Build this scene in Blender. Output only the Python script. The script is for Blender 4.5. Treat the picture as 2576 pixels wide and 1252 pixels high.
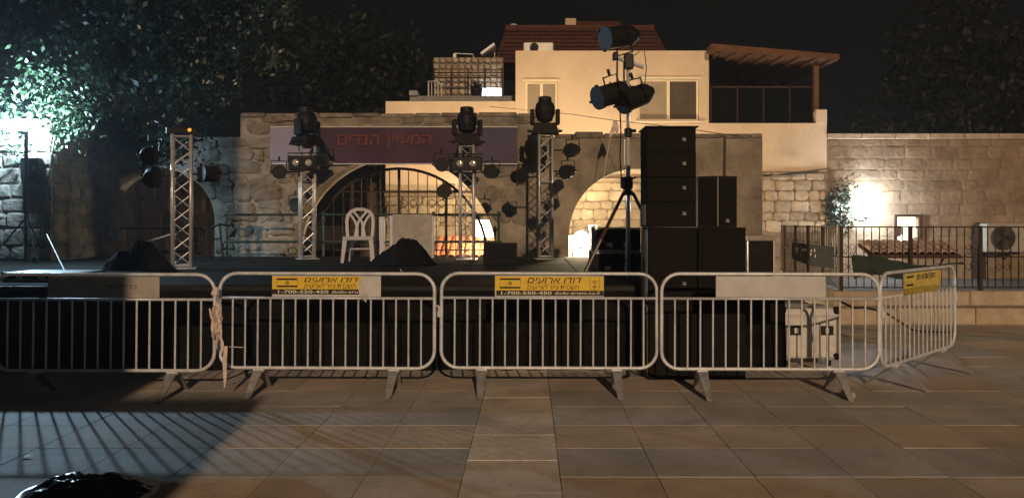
import bpy, math, random
import numpy as np
from mathutils import Vector, Matrix, noise, Euler
random.seed(7); np.random.seed(7)
sc = bpy.context.scene
for o in list(bpy.data.objects): bpy.data.objects.remove(o)
col = sc.collection
R = math.radians
# ------------------------------------------------------------------ camera, sky, sun, exposure
# photograph measured on a 2576 px wide copy: focal 1920 px, level camera 1.56 m up, vanishing point (1331, 560)
F, CX, CY, H = 1920., 1331., 560., 1.56
cd = bpy.data.cameras.new('camera'); cam = bpy.data.objects.new('camera', cd); col.objects.link(cam)
cam.location = (0, 0, H); cam.rotation_euler = (R(90), 0, 0)
cd.sensor_width = 36; cd.lens = 36*F/2576; cd.shift_x = -(CX-1288)/2576; cd.shift_y = (CY-626)/2576
cd.clip_start = .05; cd.clip_end = 2000
sc.camera = cam
SUN_EL = R(18); SUN_DIR = Vector((-.13, 1, 0)).normalized()      # light travels away from the viewer, slightly to the left
w = bpy.data.worlds.new('World'); sc.world = w; w.use_nodes = True
sky = w.node_tree.nodes.new('ShaderNodeTexSky'); sky.sky_type = 'NISHITA'; sky.sun_disc = False
sky.sun_elevation = SUN_EL; sky.sun_rotation = math.atan2(-SUN_DIR.x, -SUN_DIR.y)
bg = w.node_tree.nodes['Background']; bg.inputs[1].default_value = .0004
w.node_tree.links.new(sky.outputs[0], bg.inputs[0])
sd = bpy.data.lights.new('sun', 'SUN'); sd.energy = 2.1; sd.color = (1.0, .69, .42); sd.angle = R(.6)
sun = bpy.data.objects.new('sun', sd); col.objects.link(sun); sun.location = (10, -40, 20)
d = Vector((SUN_DIR.x*math.cos(SUN_EL), SUN_DIR.y*math.cos(SUN_EL), -math.sin(SUN_EL)))
sun.rotation_euler = d.to_track_quat('-Z', 'Y').to_euler()
sc.view_settings.view_transform = 'Standard'; sc.view_settings.look = 'None'
sc.view_settings.exposure = 0; sc.view_settings.gamma = 1; sc.view_settings.use_curve_mapping = False
sc.render.engine = 'CYCLES'; sc.cycles.use_denoising = True; sc.cycles.max_bounces = 5; sc.cycles.volume_bounces = 0; sc.cycles.sample_clamp_indirect = 4

# ------------------------------------------------------------------ helpers
def PX(px, Y): return (px-CX)/F*Y
def PZ(py, Y): return H-(py-CY)/F*Y
def P(px, py, Y): return Vector((PX(px, Y), Y, PZ(py, Y)))
rnd = random.uniform

def M(name, c, rough=.75, metal=0., var=.25, scale=3., bump=0., bscale=40., rndv=0., spec=.3, c2=None, sharp=False, spots=0.):
    m = bpy.data.materials.new(name); m.use_nodes = True; nt = m.node_tree; N = nt.nodes; L = nt.links
    b = N['Principled BSDF']; b.inputs['Roughness'].default_value = rough; b.inputs['Metallic'].default_value = metal
    b.inputs['Specular IOR Level'].default_value = spec
    g = N.new('ShaderNodeNewGeometry')
    n = N.new('ShaderNodeTexNoise'); n.inputs['Scale'].default_value = scale; n.inputs['Detail'].default_value = 6; n.inputs['Roughness'].default_value = .65
    L.new(g.outputs['Position'], n.inputs['Vector'])
    mr = N.new('ShaderNodeMapRange'); mr.inputs['From Min'].default_value = .45 if sharp else .3; mr.inputs['From Max'].default_value = .55 if sharp else .7
    L.new(n.outputs['Fac'], mr.inputs['Value'])
    mix = N.new('ShaderNodeMix'); mix.data_type = 'RGBA'
    lo = [x*(1-var) for x in c]; hi = [min(1, x*(1+var)) for x in (c2 or c)]
    mix.inputs['A'].default_value = (*lo, 1); mix.inputs['B'].default_value = (*hi, 1)
    L.new(mr.outputs['Result'], mix.inputs['Factor']); out = mix.outputs['Result']
    if spots:
        for sc_, lo_, hi_, amt in ((1.1, .52, .68, spots), (23., .60, .66, spots*.8)):
            ns = N.new('ShaderNodeTexNoise'); ns.inputs['Scale'].default_value = sc_; ns.inputs['Detail'].default_value = 8; L.new(g.outputs['Position'], ns.inputs['Vector'])
            ms = N.new('ShaderNodeMapRange'); ms.inputs['From Min'].default_value = lo_; ms.inputs['From Max'].default_value = hi_; ms.inputs['To Min'].default_value = 1; ms.inputs['To Max'].default_value = 1-amt
            L.new(ns.outputs['Fac'], ms.inputs['Value']); mm = N.new('ShaderNodeMix'); mm.data_type = 'RGBA'; mm.blend_type = 'MULTIPLY'; mm.inputs['Factor'].default_value = 1
            L.new(out, mm.inputs['A']); L.new(ms.outputs['Result'], mm.inputs['B']); out = mm.outputs['Result']
    if rndv:
        oi = N.new('ShaderNodeObjectInfo'); m2 = N.new('ShaderNodeMapRange')
        m2.inputs['To Min'].default_value = 1-rndv; m2.inputs['To Max'].default_value = 1+rndv
        L.new(oi.outputs['Random'], m2.inputs['Value'])
        hs = N.new('ShaderNodeHueSaturation'); L.new(m2.outputs['Result'], hs.inputs['Value']); L.new(out, hs.inputs['Color']); out = hs.outputs['Color']
    L.new(out, b.inputs['Base Color'])
    if bump:
        n2 = N.new('ShaderNodeTexNoise'); n2.inputs['Scale'].default_value = bscale; n2.inputs['Detail'].default_value = 5
        L.new(g.outputs['Position'], n2.inputs['Vector'])
        bp = N.new('ShaderNodeBump'); bp.inputs['Strength'].default_value = bump; bp.inputs['Distance'].default_value = .02
        L.new(n2.outputs['Fac'], bp.inputs['Height']); L.new(bp.outputs['Normal'], b.inputs['Normal'])
    return m
def E(name, c, s):
    m = bpy.data.materials.new(name); m.use_nodes = True; b = m.node_tree.nodes['Principled BSDF']
    b.inputs['Base Color'].default_value = (*c, 1); b.inputs['Emission Color'].default_value = (*c, 1); b.inputs['Emission Strength'].default_value = s
    return m

class MB:
    def __init__(s): s.v = []; s.f = []
    def add(s, vs, fs):
        k = len(s.v); s.v += [tuple(p) for p in vs]; s.f += [tuple(i+k for i in f) for f in fs]; return s
    def box(s, x0, x1, y0, y1, z0, z1):
        return s.add([(x0,y0,z0),(x1,y0,z0),(x1,y1,z0),(x0,y1,z0),(x0,y0,z1),(x1,y0,z1),(x1,y1,z1),(x0,y1,z1)],
                     [(0,3,2,1),(4,5,6,7),(0,1,5,4),(1,2,6,5),(2,3,7,6),(3,0,4,7)])
    def cbox(s, x0, x1, y0, y1, z0, z1, c=.01):       # chamfered on all twelve edges
        vs = []; xs, ys, zs = (x0, x1), (y0, y1), (z0, z1); idx = {}
        for i in (0,1):
            for j in (0,1):
                for k in (0,1):
                    sx, sy, sz = (1-2*i)*c, (1-2*j)*c, (1-2*k)*c
                    for a in range(3):
                        p = [xs[i]+sx, ys[j]+sy, zs[k]+sz]; p[a] = (xs[i], ys[j], zs[k])[a]
                        idx[i,j,k,a] = len(vs); vs.append(p)
        fs = []
        for a in range(3):
            o1, o2 = [(1,2),(2,0),(0,1)][a]
            for sgn in (0,1):
                q = []
                for (p1, p2) in ((0,0),(1,0),(1,1),(0,1)):
                    key = [0,0,0]; key[a] = sgn; key[o1] = p1; key[o2] = p2; q.append(idx[(*key, a)])
                fs.append(q if sgn else q[::-1])
        for a in range(3):      # edges along axis a
            o1, o2 = [(1,2),(2,0),(0,1)][a]
            for p1 in (0,1):
                for p2 in (0,1):
                    k0 = [0,0,0]; k0[o1] = p1; k0[o2] = p2; k1 = list(k0); k1[a] = 1
                    q = [idx[(*k0, o1)], idx[(*k1, o1)], idx[(*k1, o2)], idx[(*k0, o2)]]
                    fs.append(q if (p1 ^ p2) else q[::-1])
        for i in (0,1):
            for j in (0,1):
                for k in (0,1):
                    q = [idx[i,j,k,0], idx[i,j,k,1], idx[i,j,k,2]]
                    fs.append(q if (i+j+k) % 2 else q[::-1])
        return s.add(vs, fs)
    def tube(s, p, q, r, r2=None, n=8, cap=True):
        p, q = Vector(p), Vector(q); r2 = r if r2 is None else r2; d = (q-p).normalized()
        a = d.orthogonal().normalized(); b = d.cross(a); vs = []
        for c, rr in ((p, r), (q, r2)):
            for i in range(n):
                t = 2*math.pi*i/n; vs.append(c+(a*math.cos(t)+b*math.sin(t))*rr)
        fs = [(i, (i+1) % n, n+(i+1) % n, n+i) for i in range(n)]
        if cap: fs += [tuple(range(n-1, -1, -1)), tuple(range(n, 2*n))]
        return s.add(vs, fs)
    def path(s, pts, r, n=6, closed=False, flat=None):
        pts = [Vector(p) for p in pts]; m = len(pts); rs = r if isinstance(r, (list, tuple)) else [r]*m; vs = []; prev = None
        for i, p in enumerate(pts):
            if closed: d = pts[(i+1) % m]-pts[i-1]
            else: d = pts[min(i+1, m-1)]-pts[max(i-1, 0)]
            d.normalize()
            a = d.orthogonal().normalized() if prev is None else (prev-d*prev.dot(d)).normalized()
            prev = a; b = d.cross(a)
            for j in range(n):
                t = 2*math.pi*j/n; vs.append(p+(a*math.cos(t)+b*math.sin(t))*rs[i])
        fs = []
        for i in range(m if closed else m-1):
            k = (i+1) % m
            for j in range(n): fs.append((i*n+j, i*n+(j+1) % n, k*n+(j+1) % n, k*n+j))
        if not closed: fs += [tuple(range(n-1, -1, -1)), tuple(range((m-1)*n, m*n))]
        return s.add(vs, fs)
    def strap(s, pts, wdt, thk, up=(0,1,0)):          # flat bar along pts; thickness along `up`
        pts = [Vector(p) for p in pts]; up = Vector(up); m = len(pts); vs = []
        ws = wdt if isinstance(wdt, (list, tuple)) else [wdt]*m
        for i, p in enumerate(pts):
            d = (pts[min(i+1, m-1)]-pts[max(i-1, 0)]).normalized(); sd_ = d.cross(up).normalized()*ws[i]/2; u = up*thk/2
            vs += [p-sd_-u, p+sd_-u, p+sd_+u, p-sd_+u]
        fs = [(3,2,1,0), tuple(4*(m-1)+k for k in range(4))]
        for i in range(m-1):
            for j in range(4): fs.append((4*i+j, 4*i+(j+1) % 4, 4*i+4+(j+1) % 4, 4*i+4+j))
        return s.add(vs, fs)
    def lathe(s, prof, o=(0,0,0), ax=(0,0,1), n=16):
        o = Vector(o); d = Vector(ax).normalized(); a = d.orthogonal().normalized(); b = d.cross(a); vs = []
        for h, r in prof:
            for i in range(n):
                t = 2*math.pi*i/n; vs.append(o+d*h+(a*math.cos(t)+b*math.sin(t))*max(r, 1e-4))
        fs = []
        for k in range(len(prof)-1):
            for i in range(n): fs.append((k*n+i, k*n+(i+1) % n, (k+1)*n+(i+1) % n, (k+1)*n+i))
        fs += [tuple(range(n-1, -1, -1)), tuple(range((len(prof)-1)*n, len(prof)*n))]
        return s.add(vs, fs)
    def prism(s, poly, y0, y1):                       # poly in (x, z), extruded along y
        n = len(poly)
        return s.add([(x, y0, z) for x, z in poly]+[(x, y1, z) for x, z in poly],
                     [tuple(range(n)), tuple(range(2*n-1, n-1, -1))]+[(i, i+n, (i+1) % n+n, (i+1) % n) for i in range(n)])
    def prismx(s, poly, x0, x1):                      # poly in (y, z), extruded along x
        n = len(poly)
        return s.add([(x0, y, z) for y, z in poly]+[(x1, y, z) for y, z in poly],
                     [tuple(range(n-1, -1, -1)), tuple(range(n, 2*n))]+[(i, (i+1) % n, (i+1) % n+n, i+n) for i in range(n)])
    def mesh(s, name, mat, off=(0,0,0), smooth=False):
        me = bpy.data.meshes.new(name); ox, oy, oz = off
        me.from_pydata([(x-ox, y-oy, z-oz) for x, y, z in s.v], [], s.f)
        if mat: me.materials.append(mat)
        if smooth: me.shade_smooth()
        me.update(); return me

ORG = {}
def tag(o, label=None, cat=None, group=None, kind=None):
    if label: o['label'] = label
    if cat: o['category'] = cat
    if group: o['group'] = group
    if kind: o['kind'] = kind
    return o
def thing(name, label, cat, loc=(0,0,0), group=None, kind=None):
    o = bpy.data.objects.new(name, None); o.empty_display_size = .1; col.objects.link(o); o.location = loc
    ORG[o] = Vector(loc); return tag(o, label, cat, group, kind)
def part(name, mb, mat, parent=None, label=None, smooth=False, kind=None):
    off = ORG.get(parent, Vector((0,0,0)))
    o = bpy.data.objects.new(name, mb.mesh(name, mat, off, smooth)); col.objects.link(o)
    if parent: o.parent = parent
    ORG[o] = off; return tag(o, label, None, None, kind)
def piece(name, me, parent, loc, rot=(0,0,0), scale=(1,1,1)):          # shared mesh, own object
    o = bpy.data.objects.new(name, me); col.objects.link(o); o.parent = parent
    o.location = Vector(loc)-ORG.get(parent, Vector((0,0,0))); o.rotation_euler = rot; o.scale = scale
    ORG[o] = Vector(loc); return o
def copy_tree(o, parent=None):
    c = o.copy(); col.objects.link(c); c.parent = parent; ORG[c] = ORG.get(o, Vector((0,0,0)))
    for ch in list(o.children): copy_tree(ch, c)
    return c
def lamp(name, kind, loc, energy, color, parent=None, size=.1):
    l = bpy.data.lights.new(name, kind); l.energy = energy; l.color = color
    l.shadow_soft_size = size
    o = bpy.data.objects.new(name, l); col.objects.link(o)
    if parent: o.parent = parent
    o.location = Vector(loc)-(ORG[parent] if parent else Vector((0,0,0))); return o
DG = None
def text_mb(body, x0, x1, z0, z1, y, shear=0, bold=0., fit=True):      # letters facing -Y inside a box
    c = bpy.data.curves.new('t', 'FONT'); c.body = body; c.size = 1; c.shear = shear; c.offset = bold; c.resolution_u = 3
    o = bpy.data.objects.new('t', c); col.objects.link(o)
    me = bpy.data.meshes.new_from_object(o.evaluated_get(bpy.context.evaluated_depsgraph_get()))
    vs = [tuple(v.co) for v in me.vertices]; fs = [tuple(p.vertices) for p in me.polygons]
    bpy.data.objects.remove(o); bpy.data.curves.remove(c); bpy.data.meshes.remove(me)
    par = list(range(len(vs)))
    def find(i):
        while par[i] != i: i = par[i]
        return i
    for f in fs:
        for q in f[1:]: par[find(q)] = find(f[0])
    comp = {}
    for i in range(len(vs)): comp.setdefault(find(i), []).append(i)
    fc_ = {}
    for f in fs: fc_.setdefault(find(f[0]), []).append(f)
    fs = []; dy = [0.]*len(vs)
    for k, ids in comp.items():
        if len(ids) == 8 and len(fc_.get(k, [])) == 8:
            ids = sorted(ids); fs += [tuple(ids[:4]), tuple(ids[4:])]
            for i in ids[4:]: dy[i] = -.0007
        else: fs += fc_.get(k, [])
    xs = [v[0] for v in vs]; ys = [v[1] for v in vs]; ax, bx, ay, by = min(xs), max(xs), min(ys), max(ys)
    mb = MB(); mb.add([(x0+(v[0]-ax)/(bx-ax)*(x1-x0), y+dy[i], z0+(v[1]-ay)/(by-ay)*(z1-z0)) for i, v in enumerate(vs)], fs); return mb
def heb(s): return s[::-1]

# ------------------------------------------------------------------ materials
galv = M('galvanised_steel', (.60, .635, .70), .42, .2, .25, 9, .15, 60, .08)
galvd = M('dull_galvanised_plate', (.27, .275, .29), .6, .2, .35, 12, .2, 40, .15)
alu = M('aluminium', (.50, .50, .52), .35, .45, .15, 12, .1, 80)
steel = M('bright_steel', (.75, .75, .76), .25, .5, .1, 10)
blackp = M('black_plastic', (.009, .009, .0095), .6, 0, .3, 8, .1, 90, spec=.15)
blackm = M('black_metal', (.012, .012, .012), .5, 0, .4, 10, .1, 60, spec=.2)
black_cab = M('black_cabinet_paint', (.013, .012, .012), .75, 0, .35, 14, .25, 120, spec=.15)
grill = M('black_grille_cloth', (.013, .0115, .011), .9, 0, .4, 60, .5, 260, spec=.1)
cloth = M('black_cloth', (.008, .008, .0085), .95, 0, .4, 6, .5, 18, spec=.05)
bagm = M('black_bag_plastic', (.010, .010, .012), .24, 0, .3, 8, .2, 9, spec=.9)
deckm = M('stage_deck', (.014, .013, .0125), .9, 0, .5, 4, .2, 60, .2, spec=.05)
white_pl = M('white_plastic', (.40, .41, .46), .45, 0, .08, 5, .05, 40)
board_w = M('board_white', (.50, .51, .54), .55, 0, .12, 5, .05, 30)
board_g = M('board_grey', (.33, .31, .29), .6, 0, .18, 6, .05, 30)
yellow = M('sticker_yellow', (.72, .50, .05), .5, 0, .1, 8)
yellow2 = M('sticker_yellow_faded', (.55, .45, .12), .6, 0, .25, 9)
yellow3 = M('sticker_yellow_green', (.34, .28, .06), .6, 0, .3, 14)
ink = M('print_ink', (.02, .012, .01), .6, 0, .1, 8)
inkfade = M('print_ink_faded', (.16, .13, .11), .6, 0, .4, 20)
pale = M('print_pale', (.78, .74, .6), .5, 0, .05, 8)
brownink = M('print_brown', (.22, .13, .05), .6, 0, .15, 14)
slabA = M('slab_grey', (.47, .445, .42), .62, 0, .26, 2.2, .35, 130, .10, .35, spots=.28)
slabB = M('slab_brown', (.55, .455, .37), .62, 0, .24, 2.2, .35, 130, .10, .35, spots=.28)
slabC = M('slab_tan', (.66, .58, .50), .62, 0, .2, 2.6, .35, 130, .06, .35, spots=.28)
mortar = M('joint_dirt', (.06, .05, .042), .95, 0, .4, 20, .3, 90)
earth = M('ground_asphalt', (.06, .056, .052), .95, 0, .3, 2, .3, 40)
stoneA = M('wall_stone', (.165, .14, .11), .92, 0, .38, 5, .9, 14, .22, .15, (.205, .178, .14))
stoneB = M('wall_stone_pale', (.20, .18, .148), .92, 0, .3, 5, .9, 16, .2, .15)
wallcore = M('wall_mortar_render', (.215, .185, .145), .95, 0, .35, 1.6, .9, 12, 0, .1, (.25, .215, .17))
reveal = wallcore
stoneH = M('house_stone', (.36, .29, .21), .9, 0, .3, 3, .7, 14, .2, .15)
stoneHr = M('house_stone_brown', (.20, .145, .098), .92, 0, .45, 1.1, .9, 8, .12, .08)
pointing = M('house_pointing', (.195, .142, .097), .95, 0, .3, 4, .5, 20)
cream = M('cream_render', (.59, .465, .345), .9, 0, .11, .9, .25, 60, 0, .15, spots=.10)
creamtrim = M('cream_window_frame', (.70, .60, .46), .5, 0, .06, 5)
rooft = M('red_roof_tile', (.075, .027, .017), .85, 0, .35, 5, .3, 25, .2)
clay = M('clay_canopy_tile', (.42, .17, .09), .8, 0, .3, 8, .3, 30, .2)
clayp = M('pale_clay_tile', (.55, .42, .38), .85, 0, .3, 8, .3, 30, .2)
wood = M('pergola_wood', (.10, .042, .018), .7, 0, .3, 6, .2, 30)
woodd = M('dark_stained_wood', (.030, .013, .008), .7, 0, .3, 6, .1, 30)
glassd = M('dark_window_glass', (.075, .06, .045), .5, 0, .2, 2, spec=.05)
glassl = M('curtained_window_glass', (.27, .22, .165), .5, 0, .12, 3, spec=.08)
glassb = M('balcony_glass', (.003, .0035, .0035), .9, 0, .2, 2, spec=0.)
iron = M('wrought_iron', (.035, .022, .018), .6, .4, .35, 14, .2, 60)
greenp = M('green_painted_tube', (.035, .06, .045), .5, .3, .4, 8)
tarp = M('green_tarpaulin', (.022, .034, .028), .85, 0, .4, 5, .3, 18)
purple = M('banner_purple', (.036, .012, .040), .6, 0, .25, 1.2, .1, 12, 0, .3, (.050, .014, .038))
purpleb = M('banner_blue_purple', (.06, .045, .095), .6, 0, .2, 1.5)
laven = M('banner_lavender', (.24, .23, .35), .6, 0, .15, 2)
redp = M('banner_red_print', (.14, .026, .014), .6, 0, .3, 6)
whitem = M('white_metal', (.62, .60, .57), .45, .1, .12, 5)
beigem = M('beige_case_panel', (.58, .57, .56), .6, 0, .2, 7, .1, 40)
plyw_lit = M('lit_plywood_side', (.34, .29, .22), .6, 0, .2, 10, .1, 50)  # light wood tone that also holds the lamplight on the black cabinet sides
kerbm = M('kerb_stone', (.38, .31, .235), .85, 0, .25, 4, .4, 30, .1)
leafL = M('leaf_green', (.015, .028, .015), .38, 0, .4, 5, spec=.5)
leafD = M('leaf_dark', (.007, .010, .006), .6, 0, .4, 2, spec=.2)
bark = M('bark', (.09, .07, .05), .95, 0, .4, 12, .8, 30)
rubber = M('rubber', (.02, .02, .02), .9, 0, .2, 20)
tapew = M('tape_white', (.60, .50, .46), .6, 0, .25, 14, .2, 40)
tapep = M('tape_pink', (.42, .33, .31), .6, 0, .3, 14, .2, 40)
badgem = M('badge_grey', (.35, .33, .30), .5)
lensm = M('blinder_glass', (.55, .5, .45), .15, .4, .1, 20)
greyp = M('grey_plastic_box', (.30, .28, .26), .6, 0, .2, 9)
ledlens = E('led_lens', (.52, .78, 1.0), 5000)
ledlens2 = E('led_wall_lens', (.84, .94, 1.0), 560)
warmlens = E('warm_lamp_lens', (1.0, .78, .46), 800)
litwin = E('lit_window_pane', (1.0, .80, .50), 4)
litpanel = E('lit_panel_white', (1.0, .90, .74), 5)
ledpanel = E('terrace_led_tube', (.85, .95, 1.0), 8)
amber = E('amber_indicator', (1.0, .5, .05), .5)

# ------------------------------------------------------------------ ground and paving
g = MB().add([(-400,-400,-.06),(400,-400,-.06),(400,400,-.06),(-400,400,-.06)], [(0,1,2,3)])
tag(part('ground', g, earth), kind='structure')
pav = thing('plaza_paving', None, None, (0,0,0), kind='structure')
part('mortar_bed', MB().box(-9.5, 11, 2.5, 11.74, -.05, -.012), mortar, pav)
def slab_mesh(m, k):
    hw = .2975; c = .0013
    return MB().add([(-hw,-hw,-.03),(hw,-hw,-.03),(hw,hw,-.03),(-hw,hw,-.03),(-hw,-hw,-c),(hw,-hw,-c),(hw,hw,-c),(-hw,hw,-c),
        (-hw+c,-hw+c,0),(hw-c,-hw+c,0),(hw-c,hw-c,0),(-hw+c,hw-c,0)],
        [(8,9,10,11)]+[(4+i, 4+(i+1) % 4, 8+(i+1) % 4, 8+i) for i in range(4)]+[(i, (i+1) % 4, 4+(i+1) % 4, 4+i) for i in range(4)]).mesh('paving_slab', m)
SM = [slab_mesh(m, 0) for m in (slabA, slabB, slabC)]
rowmat = {-1: 1, 0: 0, 1: 1, 2: 0, 3: 0, 4: 1, 5: 0, 6: 1}
slabs = []
for i in range(-15, 19):
    for j in range(-3, 12):
        x = -.409+.6*i+.3; y = 4.69+.6*j+.3
        if i == 0: y -= .27; m = 2
        else: m = rowmat.get(j, random.choice((0, 0, 1)))
        if random.random() < .06: m = random.choice((0, 1))
        if y > 11.6: continue
        px = CX+x/y*F; inframe = -150 < px < 2720 and y > 3.9
        hidden = y > 8.4 and x < 2.4
        slabs.append((0 if inframe and not hidden else 1, y, x, m))
slabs.sort()
rest = MB()
for k, (fl, y, x, m) in enumerate(slabs):
    if k < 290:
        piece('paving_slab', SM[m], pav, (x, y, rnd(-.0018, .0012)), (rnd(-.002, .002), rnd(-.002, .002), rnd(-.004, .004)))
    elif not fl or k % 1 == 0:
        rest.box(x-.2965, x+.2965, y-.2965, y+.2965, -.03, 0)
part('paving_slab_rest', rest, slabA, pav, kind='stuff')

# ------------------------------------------------------------------ big wall with arches
WY, WT = 15.5, .8
ARCH = [(PX(388,WY), PZ(552,WY), 152/F*WY, 131/F*WY), (PX(990,WY), PZ(649,WY), 258/F*WY, 258/F*WY), (PX(1600,WY), PZ(594,WY), 169/F*WY, 169/F*WY)]
XL, XM0, XM1, XR = -14., PX(605,WY), PX(1372,WY), PX(1918,WY)
ZH, ZL = PZ(290,WY), PZ(345,WY)
def wtop(x):
    z = ZH if XM0 <= x <= XM1 else ZL
    return z+.03*noise.noise((x*2.3, 1, 0))+.015*noise.noise((x*9, 3, 0))
def arch_in(x, z, grow=0):
    for cx, cz, rx, rz in ARCH:
        if z > cz:
            if ((x-cx)/(rx+grow))**2+((z-cz)/(rz+grow))**2 < 1: return True
        elif abs(x-cx) < rx+grow: return True
    return False
prof = []
def seg(x0, x1, zb=0.):
    n = max(2, int((x1-x0)/.15))
    for i in range(n+1):
        x = x0+(x1-x0)*i/n; prof.append((x, zb, wtop(min(max(x, x0+1e-4), x1-1e-4))))
cur = XL
marks = sorted([(XM0, None), (XM1, None)]+[(c[0]-c[2], c) for c in ARCH], key=lambda t: t[0])
for xm, c in marks:
    seg(cur, xm); cur = xm
    if c:
        cx, cz, rx, rz = c
        for i in range(41):
            t = math.pi-math.pi*i/40; x = cx+rx*math.cos(t); prof.append((x, cz+rz*math.sin(t), wtop(x)))
        cur = cx+rx
seg(cur, XR)
core = MB()
for (xa, ba, ta), (xb, bb, tb) in zip(prof, prof[1:]):
    y0, y1 = WY, WY+WT
    if abs(xb-xa) < 1e-6:
        if abs(ba-bb) > 1e-6: core.add([(xa,y0,ba),(xa,y1,ba),(xa,y1,bb),(xa,y0,bb)], [(0,1,2,3)])
        if abs(ta-tb) > 1e-6: core.add([(xa,y0,ta),(xa,y1,ta),(xa,y1,tb),(xa,y0,tb)], [(0,1,2,3)])
        continue
    core.add([(xa,y0,ba),(xb,y0,bb),(xb,y0,tb),(xa,y0,ta),(xa,y1,ba),(xb,y1,bb),(xb,y1,tb),(xa,y1,ta)], [(0,1,2,3),(5,4,7,6),(3,2,6,7)])
    if bb > .01 or ba > .01: core.add([(xa,y0,ba),(xb,y0,bb),(xb,y1,bb),(xa,y1,ba)], [(3,2,1,0)])
core.add([(XR,WY,0),(XR,WY+WT,0),(XR,WY+WT,prof[-1][2]),(XR,WY,prof[-1][2])], [(0,1,2,3)])
wall = thing('arched_stone_wall', 'old stone wall with three round arches behind the stage', 'wall', (-4, WY, 0))
part('core', core, wallcore, wall)
def stone_piece(name, poly, y, depth, mat, parent, dirx=None):
    n = len(poly); cx = sum(p[0] for p in poly)/n; cz = sum(p[1] for p in poly)/n; mb = MB()
    bk_ = math.copysign(.03, depth)
    def pt(x, z, yy): return (x, yy, z) if dirx is None else (yy, dirx+x, z)
    mb.add([pt(x, z, y+bk_) for x, z in poly]+[pt(x, z, y-depth*.45) for x, z in poly]+
           [pt(cx+(x-cx)*.82+rnd(-.01,.01), cz+(z-cz)*.78+rnd(-.01,.01), y-depth*rnd(.75, 1.15)) for x, z in poly]+
           [pt(cx+rnd(-.03,.03), cz+rnd(-.02,.02), y-depth*rnd(.9, 1.3))],
           [(i, (i+1) % n, n+(i+1) % n, n+i) for i in range(n)]+[(n+i, n+(i+1) % n, 2*n+(i+1) % n, 2*n+i) for i in range(n)]+
           [(2*n+i, 2*n+(i+1) % n, 3*n) for i in range(n)])
    return part(name, mb, mat, parent)
def rect_poly(x0, x1, z0, z1, j=.02, rounding=.03):
    r = min(rounding, (x1-x0)*.3, (z1-z0)*.3); mx, mz = (x0+x1)/2, (z0+z1)/2
    pts = [(x0+r,z0),(mx,z0),(x1-r,z0),(x1,z0+r),(x1,mz),(x1,z1-r),(x1-r,z1),(mx,z1),(x0+r,z1),(x0,z1-r),(x0,mz),(x0,z0+r)]
    return [(x+rnd(-j,j), z+rnd(-j,j)) for x, z in pts]
def area(p): return abs(sum(p[i][0]*p[(i+1) % len(p)][1]-p[(i+1) % len(p)][0]*p[i][1] for i in range(len(p))))/2
def arch_push(p, gap=.03):
    x, z = p
    for cx, cz, rx, rz in ARCH:
        a, b = rx+gap, rz+gap
        if z > cz:
            k = math.hypot((x-cx)/a, (z-cz)/b)
            if k < 1: return (cx+(x-cx)/max(k, .05), cz+(z-cz)/max(k, .05))
        elif abs(x-cx) < a: return (cx+math.copysign(a, x-cx), z)
    return p
cnt = 0; z = .75
while z < ZH-.1:
    hgt = rnd(.20, .32); x = PX(140, WY)+rnd(0, .3)
    while x < PX(1290, WY):
        wd = rnd(.18, .66); x1 = x+wd; dz_ = rnd(-.06, .06)
        p = rect_poly(x+.004, x1-.004, z+dz_+.004, min(z+dz_+hgt, wtop(x+wd/2)-.02)-.004, .034, .06)
        inside = sum(arch_in(*q) for q in p)
        ok = inside < 7 and z+hgt < wtop(x+wd/2)+.12 and not (XM0-.1 < x < XM0 and z > ZL-.1)
        if PX(690,WY) < x and x1 < PX(1295,WY) and PZ(408,WY) < z and z+hgt < PZ(322,WY): ok = False      # wholly behind the banner
        if x > PX(720,WY) and random.random() < .45: ok = False                                          # rendered-over patches
        if ok and cnt < 285:
            p = [arch_push(q) for q in p]
            if area(p) > .02:
                stone_piece('stone', p, WY, rnd(.02, .075) if x < PX(760,WY) else rnd(.01, .03), stoneA if random.random() < .75 else stoneB, wall); cnt += 1
        x = x1
    z += hgt
x = PX(1395, WY)                                                       # coping stones along the lower right-hand stretch
while x < XR-.15:
    wd = min(rnd(.4, .75), XR-x)
    part('coping_stone', MB().cbox(x+.008, x+wd-.008, WY-.03, WY+WT+.02, ZL-.02+rnd(-.01,.015), ZL+.06+rnd(0,.05), .02), stoneA, wall); x += wd
x = XM0
while x < XM1-.2:
    wd = min(rnd(.45, .8), XM1-x)
    part('coping_stone', MB().cbox(x+.008, x+wd-.008, WY-.04, WY+WT+.02, ZH-.05+rnd(-.01,.015), ZH+.03+rnd(0,.03), .02), stoneA, wall); x += wd
pp = MB().path([(PX(1823,WY), WY-.03, ZL+.02), (PX(1822,WY), WY-.03, 2.6), (PX(1824,WY), WY-.03, .3)], .022)
tag(part('drain_pipe', pp, M('rusty_pipe', (.10, .055, .03), .8, .2, .4, 14)), 'thin rusty pipe running down the right end of the arched wall', 'pipe')

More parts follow.
